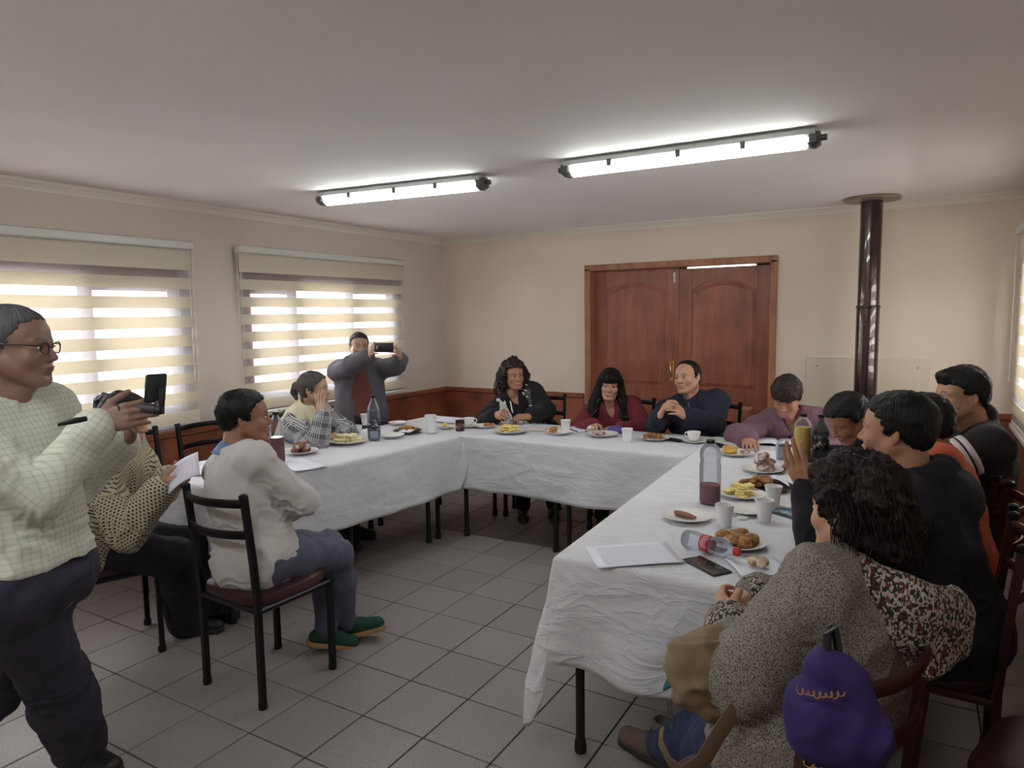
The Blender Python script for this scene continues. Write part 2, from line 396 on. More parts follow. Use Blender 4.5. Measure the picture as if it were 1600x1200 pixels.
# ---- double door
m_door = wood('varnished_door_wood', (166, 98, 72), (130, 76, 58), .38, sc=(16, 16, 1.4))
m_case = wood('door_casing_wood', (180, 120, 84), (140, 90, 66), .45, sc=(12, 12, 1.5))
dc = MB(); w = .055
dc.bx((DR[0] - w + .02, YB - .025, 0), (DR[0] + .02, YB + .13, DR[3] + .0), .004); dc.bx((DR[1] - .02, YB - .025, 0), (DR[1] + w - .02, YB + .13, DR[3]), .004)
dc.bx((DR[0] - w + .02, YB - .025, DR[3] - .02), (DR[1] + w - .02, YB + .13, DR[3] + .035), .004)
struct('trim_11', dc, m_case)
def leaf(nm, x0, x1, z1, hsd):
    w_ = x1 - x0; y = YB + .085                       # front face of the leaf, set back in the opening
    st = .115; mb = MB()
    # slab behind, stiles and rails proud of it
    mb.bx((x0, y + .012, .01), (x1, y + .04, z1)); 
    mb.bx((x0, y, .01), (x0 + st, y + .014, z1), .003); mb.bx((x1 - st, y, .01), (x1, y + .014, z1), .003)
    mb.bx((x0 + st, y, .01), (x1 - st, y + .014, .22), .003); mb.bx((x0 + st, y, .80), (x1 - st, y + .014, .93), .003)
    o = struct(nm, mb, m_door, smooth=False)
    # arched top rail
    n = 16; V = []; F = []
    xa, xb = x0 + st, x1 - st; zb = z1 - .19
    for i in range(n + 1):
        u = i / n; x = xa + (xb - xa) * u; za = zb + .085 * math.sin(pi * u) ** .8
        V += [(x, y, za), (x, y, z1), (x, y + .014, za), (x, y + .014, z1)]
    for i in range(n):
        a = i * 4; c = a + 4; F += [(a, c, c + 1, a + 1), (a + 2, a, a + 0, a + 2) if False else (a, a + 2, c + 2, c), (a + 1, c + 1, c + 3, a + 3)]
    MB().add(V, F).build('arched_rail', m_door, o, smooth=False)
    # fielded panels: arched upper and square lower, bevelled
    def panel(zlo, zhi, arch):
        ring0 = []; ring1 = []; ins = .045
        for i in range(n + 1):
            u = i / n; ring0.append((xa + .012 + (xb - xa - .024) * u, zhi + (arch * math.sin(pi * u) ** .8 if arch else 0) - .012))
            ring1.append((xa + ins + (xb - xa - 2 * ins) * u, zhi + (arch * .9 * math.sin(pi * u) ** .8 if arch else 0) - ins))
        r0 = [(xa + .012, zlo + .012)] + ring0 + [(xb - .012, zlo + .012)]
        r1 = [(xa + ins, zlo + ins)] + ring1 + [(xb - ins, zlo + ins)]
        V = [(x, y + .0125, z) for x, z in r0] + [(x, y + .002, z) for x, z in r1]; k = len(r0)
        F = [(i, (i + 1) % k, k + (i + 1) % k, k + i) for i in range(k)] + [tuple(range(k, 2 * k))]
        MB().add(V, F).build('panel', m_door, o, smooth=False)
    panel(.93, zb, .085); panel(.22, .80, 0)
    return o
MIDX = -1.862
d1 = leaf('door_1', DR[0] + .02, MIDX - .0005, 1.999, 1)
d2 = leaf('door_2', MIDX + .0005, DR[1] - .02, 1.988, -1)
m_brass = mat('brass', (190, 150, 92), .3, metal=.9)
m_steel = mat('brushed_steel', (150, 148, 142), .35, metal=.9)
def dhandle(x, z0, par):
    mb = MB(); y = YB + .085
    mb.bx((x - .018, y - .006, z0 - .03), (x + .018, y + .001, z0 + .17), .003)
    mb.tube([(x, y - .004, z0 + .02), (x, y - .035, z0 + .03), (x, y - .045, z0 + .07), (x, y - .045, z0 + .11), (x, y - .03, z0 + .145), (x, y - .004, z0 + .15)], .008, 8)
    mb.lathe((x, y - .01, z0 - .005), [(.0, -.01), (.012, -.008), (.012, .008), (0, .01)], 10, np.array(Matrix.Rotation(pi / 2, 3, 'X')))
    mb.build('handle', m_brass, par)
dhandle(MIDX - .06, 1.0, d1)
MB().bx((MIDX - .05, YB + .078, 1.87), (MIDX - .025, YB + .086, 1.96), .002).bx((MIDX - .045, YB + .07, 1.90), (MIDX - .03, YB + .08, 1.93), .002).build('bolt', m_steel, d1)
# bright room beyond the door gap
area('daylight_beyond_door', (MIDX + .4, 7.4, 2.3), (radians(90), 0, 0), 1.6, 1.0, 60, (1, .97, .9))
struct('ground_beyond_door', MB().bx((-4, YB + .16, -.1), (1, 9, -.02)), m_yard, smooth=False)

# ---- heat board behind the stove, stove and pipe
m_board = mat('beige_heat_board', (204, 191, 172), .6)
# unseen boards added behind the leaves, blocking daylight around the one open slit
struct('trim_13', MB().bx((DR[0], YB + .13, 0), (MIDX, YB + .15, 2.02)).bx((MIDX, YB + .126, 0), (DR[1], YB + .146, 1.96)).bx((DR[1] - .16, YB + .126, 1.95), (DR[1], YB + .146, 2.02)).bx((MIDX - .02, YB + .126, .0), (MIDX + .06, YB + .146, 2.02)), m_door, smooth=False)
hb = MB().bx((-.775, YB - .018, .02), (.072, YB - .001, 1.225), .003)
hbo = hb.build('trim_12', m_board); hbo['kind'] = 'structure'
for x in (-.70, -.34, .0):
    for z in (.3, 1.16): MB().lathe((x, YB - .019, z), [(.008, -.003), (.006, .003)], 10, np.array(Matrix.Rotation(pi / 2, 3, 'X'))).build('screw', m_steel, hbo)
m_pipe = mat('dark_enamel_stove_pipe', (66, 50, 46), .22, metal=.55, var=.25, vscale=5, rgb2=(50, 40, 40), coat=.6)
m_iron = mat('black_cast_iron', (34, 32, 32), .5, metal=.3, bump=.2)
st = thing('wood_stove', (-.33, 5.55, 0), 'dark stove with tall brown enamel pipe rising to the ceiling plate', 'stove')
PX, PY = 0, .14
mb = MB().bx((-.26, -.22, .16), (.26, .22, .74), .02); mb.bx((-.29, -.25, .74), (.29, .25, .77), .01); mb.build('body', m_iron, st)
MB().bx((-.19, -.245, .30), (.19, -.22, .64), .012).build('door', m_iron, st)
MB().tube([(.15, -.25, .42), (.15, -.29, .43), (.15, -.29, .52), (.15, -.25, .53)], .008, 8).build('handle', m_steel, st)
for sx in (-1, 1):
    for sy in (-1, 1): MB().tube([(sx * .2, sy * .17, .17), (sx * .24, sy * .2, 0)], [.02, .026], 8).build('leg', m_iron, st)
MB().lathe((PX, PY, 0), [(.078, .77), (.078, 1.62), (.0775, 1.625)], 32, cap0=False, cap1=False).build('pipe_section', m_pipe, st)
MB().lathe((PX, PY, 0), [(.0735, 1.60), (.0735, 2.395)], 32, cap0=False, cap1=False).build('pipe_section', m_pipe, st)
MB().lathe((PX, PY, 0), [(.080, 1.612), (.083, 1.617), (.083, 1.626), (.080, 1.632), (.0736, 1.634)], 32, cap0=False, cap1=False).build('pipe_collar', m_pipe, st)
MB().lathe((PX, PY, 0), [(.0736, 2.380), (.185, 2.384), (.19, 2.39), (.185, 2.403)], 40, cap0=False).build('ceiling_plate', mat('pale_metal_plate', (150, 138, 120), .35, metal=.6), st)

# ---- tube lights
m_fix = mat('grey_fixture_body', (176, 178, 178), .5); m_clear = mat('smoky_clear_cap', (90, 92, 90), .25, metal=.3)
m_tube = emit('lit_tube', (236, 244, 240), TUBE_EMIT); m_fill_tube = emit('rear_fill_tube', (236, 244, 240), TUBE_EMIT * 1.6)  # second, stronger emitter serves the added fill tubes out of view
def tubelight(p0, p1, label, m_tube=m_tube):
    p0 = np.array(p0); p1 = np.array(p1); c = (p0 + p1) / 2; L_ = np.linalg.norm(p1 - p0); ang = math.atan2(p1[1] - p0[1], p1[0] - p0[0])
    o = thing('ceiling_light', (c[0], c[1], ZC), label, 'ceiling light', 'sealed tube lights on the ceiling', rz=ang)
    MB().bx((-L_ / 2 + .01, -.052, -.045), (L_ / 2 - .01, .052, -.001), .012).build('housing', m_fix, o)
    mb = MB(); V = []; F = []
    n = 10; xs = (-L_ / 2 + .06, L_ / 2 - .06)
    for x in xs:
        for k in range(n + 1):
            th = pi * k / n; V.append((x, -.046 * cos(th), -.045 - .042 * sin(th)))
    for k in range(n): F.append((k, k + 1, n + 2 + k, n + 1 + k))
    F += [tuple(range(n + 1)), tuple(range(2 * n + 1, n, -1))]
    mb.add(V, F); mb.build('lit_cover', m_tube, o)
    for s in (-1, 1):
        e = MB(); e.bx((s * (L_ / 2 - .06), -.05, -.085), (s * (L_ / 2), .05, -.01), .016)
        e.tube([(s * L_ / 2, 0, -.045), (s * (L_ / 2 + .025), 0, -.045)], .014, 10); e.build('end_cap', m_clear, o)
    for x in (-L_ * .28, 0, L_ * .24):
        q = MB(); q.bx((x - .012, -.056, -.062), (x + .012, -.046, -.028), .003); q.build('clip', m_clear, o)
        q = MB(); q.bx((x - .012, .046, -.062), (x + .012, .056, -.028), .003); q.build('clip', m_clear, o)
    return o
zl = 2.36
q = [on_z(500, 312, zl), on_z(760, 285, zl), on_z(880, 266, zl), on_z(1283, 215, zl)]
tubelight(q[0], q[1], 'tube light nearer the windows, left of the two on the ceiling')
tubelight(q[2], q[3], 'longer looking tube light, right of the two on the ceiling')
tubelight((-3.3, .1, 0), (-2.05, .1, 0), 'unseen tube light added behind the camera as fill, window side', m_fill_tube)  # this pair is added out of view, to brighten ceiling and near side
tubelight((-1.6, .1, 0), (-.35, .1, 0), 'unseen tube light added behind the camera as fill, inner side', m_fill_tube)
# ================================================================== tables and cloths
m_leg = mat('black_painted_steel', (38, 36, 38), .4, metal=.3)
m_ttop = mat('brown_laminate', (92, 62, 44), .5)
def dining_table(x0, y0, x1, y1, label, group, z=.742):
    c = ((x0 + x1) / 2, (y0 + y1) / 2, 0)
    o = thing('dining_table', c, label, 'table', group); hx, hy = (x1 - x0) / 2, (y1 - y0) / 2
    MB().bx((-hx, -hy, z - .025), (hx, hy, z), .004).build('tabletop', m_ttop, o)
    a = MB(); i = .045
    a.bx((-hx + i, -hy + i - .012, z - .065), (hx - i, -hy + i + .012, z - .025)); a.bx((-hx + i, hy - i - .012, z - .065), (hx - i, hy - i + .012, z - .025))
    a.bx((-hx + i - .012, -hy + i, z - .065), (-hx + i + .012, hy - i, z - .025)); a.bx((hx - i - .012, -hy + i, z - .065), (hx - i + .012, hy - i, z - .025))
    a.build('apron', m_leg, o)
    for sx in (-1, 1):
        for sy in (-1, 1):
            l = MB().tube([(sx * (hx - i), sy * (hy - i), z - .03), (sx * (hx - i), sy * (hy - i), .02)], .017, 10).build('leg', m_leg, o)
            MB().lathe((sx * (hx - i), sy * (hy - i), 0), [(.021, 0), (.023, .008), (.021, .045), (.018, .05)], 10).build('foot', m_leg, l)
    return o
for k, (a, b_) in enumerate([(2.22, 3.03), (3.04, 3.85), (3.86, 4.64)]):
    dx = -.078 * (4.3 - (a + b_) / 2); tt = dining_table(-3.545 + dx, a, -2.865 + dx, b_, ['table under the white cloth on the window side, near end', 'table under the white cloth on the window side, middle one', 'table under the white cloth on the window side, far corner'][k], 'tables under the white cloths'); tt.rotation_euler = (0, 0, -.078)
dining_table(-2.84, 3.99, -2.02, 4.63, 'table under the white cloth before the door, left half', 'tables under the white cloths')
dining_table(-2.01, 3.99, -1.19, 4.63, 'table under the white cloth before the door, right half', 'tables under the white cloths')
for k, (a, b_) in enumerate([(2.12, 2.95), (2.96, 3.79), (3.80, 4.63)]):
    dining_table(-1.06, a, -.37, b_, ['table under the white cloth on the stove side, near end', 'table under the white cloth on the stove side, middle one', 'table under the white cloth on the stove side, far corner'][k], 'tables under the white cloths')

def white_cloth(name, rgb, bump):
    m, nt, b = newmat(name); N = nt.nodes; L = nt.links; b.inputs['Base Color'].default_value = (*lin(rgb), 1); b.inputs['Roughness'].default_value = .75
    b.inputs['Sheen Weight'].default_value = .1
    tc = N.new('ShaderNodeTexCoord'); mp = N.new('ShaderNodeMapping'); mp.inputs['Rotation'].default_value = (.3, .2, .5); mp.inputs['Scale'].default_value = (1, 1.4, 2.2)
    L.new(tc.outputs['Object'], mp.inputs[0])
    n = N.new('ShaderNodeTexNoise'); n.inputs['Scale'].default_value = 4.5; n.inputs['Detail'].default_value = 5; n.inputs['Distortion'].default_value = .5
    L.new(mp.outputs[0], n.inputs['Vector'])
    n2 = N.new('ShaderNodeTexNoise'); n2.inputs['Scale'].default_value = 700; L.new(tc.outputs['Object'], n2.inputs['Vector'])
    ab = N.new('ShaderNodeMath'); ab.operation = 'SUBTRACT'; ab.inputs[1].default_value = .5; L.new(n.outputs['Fac'], ab.inputs[0])
    ab2 = N.new('ShaderNodeMath'); ab2.operation = 'ABSOLUTE'; L.new(ab.outputs[0], ab2.inputs[0])
    ab3 = N.new('ShaderNodeMath'); ab3.operation = 'POWER'; ab3.inputs[1].default_value = .6; L.new(ab2.outputs[0], ab3.inputs[0])
    bp = N.new('ShaderNodeBump'); bp.invert = True; bp.inputs['Strength'].default_value = bump; bp.inputs['Distance'].default_value = .022; L.new(ab3.outputs[0], bp.inputs['Height'])
    bp2 = N.new('ShaderNodeBump'); bp2.inputs['Strength'].default_value = .1; bp2.inputs['Distance'].default_value = .001; L.new(n2.outputs['Fac'], bp2.inputs['Height'])
    L.new(bp.outputs[0], bp2.inputs['Normal']); L.new(bp2.outputs[0], b.inputs['Normal'])
    return m
m_cloth = white_cloth('white_tablecloth_fabric', (200, 199, 206), .28)
m_cloth2 = white_cloth('creased_white_tablecloth_fabric', (206, 204, 210), .75)
def snoise(x, y, z=0, s=0):
    return (math.sin(1.7 * x + 2.3 * y + s) * math.sin(2.9 * x - 1.3 * y + 1.1 * z + s * 1.7) + .5 * math.sin(5.1 * x + 4.3 * y + 2.1 * s + z) * math.sin(4.7 * y - 3.9 * x + .6 + s))
def cloth(name, quad, drop, label, m, seed=0, zt=.752, corner_extra=None, amp=.018, n_per_m=34, flare=.05):
    """quad: four top corners counter-clockwise; drop: hanging length at each corner-to-corner side (function or number; 0 = no skirt)"""
    P = [np.array(p, float) for p in quad]; mb = MB(); cen = sum(P) / 4
    r = .018; ring = []; 
    for k in range(4):
        a, b_ = P[k], P[(k + 1) % 4]; e = (b_ - a); L_ = np.linalg.norm(e); e /= L_; nrm = np.array([e[1], -e[0]])
        n = max(6, int(L_ * n_per_m))
        for i in range(n):
            s = i / n * L_; ring.append((a + e * s, nrm, k, s, L_))
        # corner fan
        a2 = P[(k + 2) % 4] - b_; a2 /= np.linalg.norm(a2); n2 = np.array([a2[1], -a2[0]])
        for j in range(1, 6):
            t = j / 6; nn = nrm * (1 - t) + n2 * t; nn /= np.linalg.norm(nn); ring.append((b_, nn, k + 10, t, L_))
    N_ = len(ring); rows = []
    def hang(k, s, L_):
        d0 = drop[k % 4]; return d0(s / L_) if callable(d0) else d0
    HL = []
    for (p, nn, k, s, L_) in ring:
        if k < 10: h = hang(k, s, L_); fold = 0
        else:
            kk = k - 10; h0, h1 = hang(kk, 1, 1), hang((kk + 1) % 4, 0, 1); h = h0 * (1 - s) + h1 * s; fold = sin(pi * s)
            if corner_extra and corner_extra[kk]: h += corner_extra[kk] * fold if min(h0, h1) > 0 else 0
        HL.append(h)
    nz = 18
    # inner top rows so the cloth is not one polygon
    for f in (.0, .35, .7, .93): rows.append([np.array([*(cen + (p - cen) * f), zt + .0015 * snoise(p[0] * 3 * f, p[1] * 3, 0, seed)]) for (p, *_) in ring])
    for q in (0, 1, 2, 3):
        th = q / 3 * pi / 2
        rows.append([np.array([*(p + nn * r * (sin(th)) - nn * r * .2), zt - r * (1 - cos(th))]) for (p, nn, *_) in ring])
    arc = 0
    for z in range(1, nz + 1):
        t = z / nz; row = []
        for i, (p, nn, k, s, L_) in enumerate(ring):
            h = HL[i]
            if h <= .03: row.append(rows[7][i] - np.array([0, 0, .004 * t])); continue
            u = (p[0] * .9 + p[1]) ; ph = seed
            w = amp * t ** 1.2 * (sin(7.5 * u + ph + .8 * sin(2.1 * u)) + .55 * sin(17 * u + 1.3 * ph + 1.5 * t) )
            w += amp * .25 * snoise(p[0] * 4, p[1] * 4, 6 * t, seed) + amp * .22 * (1 - 2 * abs(math.sin(7 * u + 9 * t + 2 * snoise(u * 2, t * 3, 0, seed)))) * min(1, t * 3)
            cf = 0
            if k >= 10: cf = sin(pi * s) ; w += flare * t * cf
            else:
                dcn = min(s, L_ - s); w += .35 * flare * t * math.exp(-(dcn / .10) ** 2) - .25 * flare * t * math.exp(-((dcn - .15) / .08) ** 2)
            out = nn * (r * .8 + max(w + amp * 1.1 * t, -.004 + .0))
            row.append(np.array([*(p + out), zt - r - (h - r) * t + .004 * sin(9 * u + ph)* t]))
        rows.append(row)
    V = [v for rw in rows for v in rw]; F = []
    for a in range(len(rows) - 1):
        for i in range(N_):
            j = (i + 1) % N_; F.append((a * N_ + i, (a + 1) * N_ + i, (a + 1) * N_ + j, a * N_ + j))
    mb.add(V, F); o = mb.build(name, m, None, angle=180)
    # merge the centre fan
    import bmesh
    bm = bmesh.new(); bm.from_mesh(o.data); bmesh.ops.remove_doubles(bm, verts=bm.verts, dist=.0004); bm.normal_update(); bmesh.ops.recalc_face_normals(bm, faces=bm.faces); bm.to_mesh(o.data); bm.free()
    md = o.modifiers.new('thick', 'SOLIDIFY'); md.thickness = .002; md.offset = 1
    tag(o, label, 'tablecloth'); return o
# left row (window side): runs from near P3 to the far corner
cloth('tablecloth', [(-3.72, 2.17), (-2.985, 2.17), (-2.80, 3.955), (-2.80, 4.62), (-3.575, 4.67)][:2] + [(-2.795, 3.945), (-3.575, 4.67)], [.36, lambda u: .35 + .05 * u + .02 * sin(4 * u), .0, .34],
      'white cloth over the table row along the windows', m_cloth, 1, corner_extra=[.05, .02, 0, 0], amp=.012)
cloth('tablecloth', [(-3.54, 4.67), (-2.83, 3.992), (-1.185, 3.975), (-1.10, 4.66)], [.0, lambda u: .372 + .018 * sin(3 * u), .30, .34],
      'white cloth over the table row in front of the double door', m_cloth, 3, zt=.754, corner_extra=[0, .02, 0, 0], amp=.012)
cloth('tablecloth', [(-1.065, 2.09), (-.36, 2.09), (-.34, 4.67), (-1.17, 4.67)], [lambda u: .36 + .06 * sin(pi * u) ** 2, .34, .34, lambda u: .22 + .04 * u],
      'creased white cloth over the table row on the right, hanging low at the near corner', m_cloth2, 6, zt=.756, corner_extra=[0.02, .02, 0, .30], amp=.022, flare=.09)

# ================================================================== chairs
m_vinyl = mat('maroon_vinyl', (62, 34, 40), .4, var=.15, vscale=6, bump=.1, bscale=200)
m_blk = mat('black_tube_steel', (32, 29, 33), .33, metal=.5)
m_mar = mat('maroon_tube_steel', (72, 44, 44), .3, metal=.5)
def chair_proto(tubes):
    o = thing('dining_chair', (0, 0, 0))
    s = MB(); n = 28; V = []; F = []
    def sup(k, a, e=.22):
        th = 2 * pi * k / n; c, s_ = cos(th), sin(th); return (a * math.copysign(abs(c) ** (e * 2), c), a * math.copysign(abs(s_) ** (e * 2), s_))
    lv = [(.198, .425), (.205, .435), (.207, .452), (.202, .468), (.185, .478), (.12, .482), (.04, .483)]
    for a, z in lv:
        for k in range(n): x, y = sup(k, a); V.append((x, y, z))
    for i in range(len(lv) - 1):
        for k in range(n): k2 = (k + 1) % n; F.append((i * n + k, i * n + k2, (i + 1) * n + k2, (i + 1) * n + k))
    F.append(tuple(range(n - 1, -1, -1))); F.append(tuple(range((len(lv) - 1) * n, len(lv) * n))); s.add(V, F)
    s.build('seat', m_vinyl, o)
    f = MB(); q = .19
    for a, b_ in (((-q, -q), (q, -q)), ((q, -q), (q, q)), ((q, q), (-q, q)), ((-q, q), (-q, -q))):
        f.tube([(a[0], a[1], .412), (b_[0], b_[1], .412)], .0135, 8)
    f.build('seat_frame', tubes, o)
    for sx in (-1, 1):
        MB().tube([(sx * q, q, .42), (sx * q, q, .02)], .0135, 4, flat=(1.25, 1.25)).build('leg', tubes, o)
        MB().tube([(sx * q, -q, 0.02), (sx * q, -q, .45), (sx * (q + .002), -q - .012, .62), (sx * (q + .004), -q - .04, .90)], .0135, 4, flat=(1.25, 1.25)).build('leg', tubes, o)
        for y in (q, -q): MB().lathe((sx * q, y, 0), [(.019, 0), (.019, .025), (.017, .028)], 8).build('rubber_foot', m_blk, o)
        MB().bx((sx * (q + .004) - .015, -q - .057, .885), (sx * (q + .004) + .015, -q - .025, .915), .006).build('end_cap', m_blk, o)
    for z, yb in ((.872, -.037), (.742, -.026)):
        pts = []
        for i in range(13):
            u = i / 12 * 2 - 1; pts.append((u * q, -q + yb - .055 * (1 - u * u), z))
        MB().tube(pts, .011, 8, flat=(1.7, .75)).build('back_slat', tubes, o)
    return o
ch_black = chair_proto(m_blk); ch_mar = chair_proto(m_mar)
used = set()
def chair(kind, x, y, yaw, label, group=None):
    src = ch_black if kind == 'b' else ch_mar
    if kind in used: o = copy_tree(src)
    else: o = src; used.add(kind)
    o.location = (x, y, 0); o.rotation_euler = (0, 0, -radians(yaw)); tag(o, label, 'chair', group or 'dark metal chairs around the tables'); return o
chair('b', -2.455, 1.975, 2, 'black chair with curved back slats carrying the man in the white sweater')
chair('b', -3.36, 1.77, 22, 'chair under the woman in the crochet cardigan')
chair('b', -4.07, 2.45, 90, 'empty chair by the windows, left of the two whose back posts show above the table')
chair('b', -4.03, 2.97, 90, 'empty chair by the windows, right of the two whose back posts show above the table')
chair('b', -3.84, 3.40, 80, 'chair under the woman in houndstooth with her hand on her cheek')
chair('b', -2.74, 5.06, 160, 'chair under the curly-haired woman with the scarf')
chair('b', -2.02, 5.12, 178, 'chair under the long-haired woman in the dark red sweater')
chair('b', -1.36, 5.14, 183, 'chair under the man gesturing in the navy jacket')
chair('b', -.60, 5.05, 180, 'chair under the short-haired woman in the mauve jacket')
chair('m', -.03, 4.22, -88, 'chair under the bent young man whose dark head shows past the juice bottle')
chair('m', .09, 3.13, -86, 'dark chair with pale glints, behind the person in the orange top')
chair('m', .06, 2.62, -88, 'maroon chair with the man in the dark hoodie on it')
chair('m', .10, 3.64, -81, 'chair under the young man with white arm stripes')
chair('m', -.25, 1.63, -60, 'maroon chair behind the woman in the grey fleece cardigan')
chair('m', .38, 2.05, -70, 'empty chair at the right edge with a pale top bar')
if 'b' not in used: pass

# ================================================================== things on the tables
m_white = mat('white_china', (226, 224, 222), .25, coat=.3)
m_foam = mat('white_foam', (224, 222, 226), .6)
m_paper = mat('white_paper', (220, 220, 232), .7)
m_dplate = mat('black_plate', (30, 28, 30), .3)
def clearmat(name, rgb, op):
    m, nt, b = newmat(name); N = nt.nodes; L = nt.links; tp = N.new('ShaderNodeBsdfTransparent'); tp.inputs[0].default_value = (*lin(rgb), 1)
    fr = N.new('ShaderNodeFresnel'); fr.inputs['IOR'].default_value = 1.45; ad = N.new('ShaderNodeMath'); ad.operation = 'MULTIPLY_ADD'; ad.inputs[1].default_value = .9; ad.inputs[2].default_value = op
    b.inputs['Base Color'].default_value = (*lin((225, 225, 232)), 1); b.inputs['Roughness'].default_value = .06; mx = N.new('ShaderNodeMixShader'); L.new(fr.outputs[0], ad.inputs[0]); L.new(ad.outputs[0], mx.inputs[0]); L.new(tp.outputs[0], mx.inputs[1]); L.new(b.outputs[0], mx.inputs[2]); L.new(mx.outputs[0], N['Material Output'].inputs[0]); return m
m_pet = clearmat('clear_plastic', (244, 246, 250), .03)
m_tumb = clearmat('clear_glass', (232, 238, 240), .06)
m_cap = mat('black_cap', (26, 24, 28), .4)
m_red = mat('red_plastic', (196, 40, 40), .4)
m_ljuice = mat('red_juice', (128, 46, 62), .3, coat=.3); m_pjuice = mat('pink_fruit_drink', (146, 88, 98), .35, coat=.3)
m_yjuice = mat('yellow_juice', (234, 200, 92), .35, coat=.3); m_colaq = mat('dark_cola', (36, 20, 18), .2, coat=.4)
m_yolk = mat('pale_yellow_cheese', (226, 204, 128), .55, var=.1, vscale=30)
m_bread = mat('golden_crust', (168, 112, 62), .65, var=.35, vscale=25, bump=.4, bscale=90)
m_brown = mat('brown_pastry', (120, 74, 50), .65, var=.35, vscale=30, bump=.4, bscale=90)
m_cream = mat('cream_sandwich', (224, 210, 172), .7, var=.15, vscale=30)
m_sugar = mat('sugared_pastry', (214, 204, 200), .8, rgb2=(128, 80, 56), var=.5, vscale=42, bump=.3, bscale=120)
m_nut = mat('toasted_bites', (186, 136, 84), .7, rgb2=(112, 70, 42), var=.5, vscale=60, bump=.4, bscale=100)
m_saus = mat('reddish_sausage', (140, 88, 70), .5, var=.2, vscale=30)
ZT = .758
def base_at(px, py, z=ZT + .001): p = on_z(px, py, z); return (float(p[0]), float(p[1]), z)
def plate_prof(r, h=.018): return [(r * .55, 0), (r * .58, .002), (r * .66, .006), (r, h), (r + .001, h + .002), (r - .004, h + .0025), (r * .62, .0085), (r * .3, .006), (.001, .006)]
def plate(px, py, r, label, m=None, group='white plates on the tables', h=.018):
    p = base_at(px, py); o = MB().lathe((0, 0, 0), plate_prof(r, h), 36, cap1=False).build('plate', m or m_white); o.location = p
    tag(o, label, 'plate', group); return p
def cup(px, py, label, h=.088, rt=.036, rb=.024, z=ZT + .001):
    p = base_at(px, py, z); pr = [(rb * .9, .003), (rb, 0), (rb + .001, .004), ((rb + rt) / 2, h * .5), (rt, h - .004), (rt + .002, h - .002), (rt + .001, h), (rt - .0015, h - .001), ((rb + rt) / 2 - .0018, h * .5), (rb - .001, .005), (.001, .004)]
    o = MB().lathe((0, 0, 0), pr, 28, cap1=False).build('foam_cup', m_foam); o.location = p; tag(o, label, 'cup', 'white foam cups'); return p
def mug(px, py, ang, label, r=.042, h=.058, saucer=True, m=None):
    p = base_at(px, py); o = thing('teacup', p, label, 'cup', 'white teacups', rz=ang); m = m or m_white; z0 = .012 if saucer else 0
    pr = [(r * .5, z0), (r * .55, z0 + .002), (r * .85, z0 + h * .3), (r, z0 + h * .75), (r + .002, z0 + h), (r - .001, z0 + h), (r - .003, z0 + h * .7), (r * .8, z0 + h * .3), (r * .4, z0 + .006), (.001, z0 + .005)]
    MB().lathe((0, 0, 0), pr, 28, cap1=False).build('bowl', m, o)
    MB().tube([(r - .002, 0, z0 + h * .82), (r + .016, 0, z0 + h * .84), (r + .024, 0, z0 + h * .6), (r + .016, 0, z0 + h * .34), (r - .006, 0, z0 + h * .26)], .004, 8).build('handle', m, o)
    if saucer:
        s = MB().lathe((0, 0, 0), plate_prof(r * 1.75, .012), 32, cap1=False).build('saucer', m_white); s.location = p; tag(s, 'saucer under the ' + label, 'saucer')
    return p
def bump_ell(seed, a=.12):
    def fn(v):
        x, y, z = v; k = 1 + a * (sin(x * 140 + seed) * cos(y * 150 + seed * 2) + .6 * sin(z * 210 + x * 90 + seed)); return (x * k, y * k, z * k)
    return fn
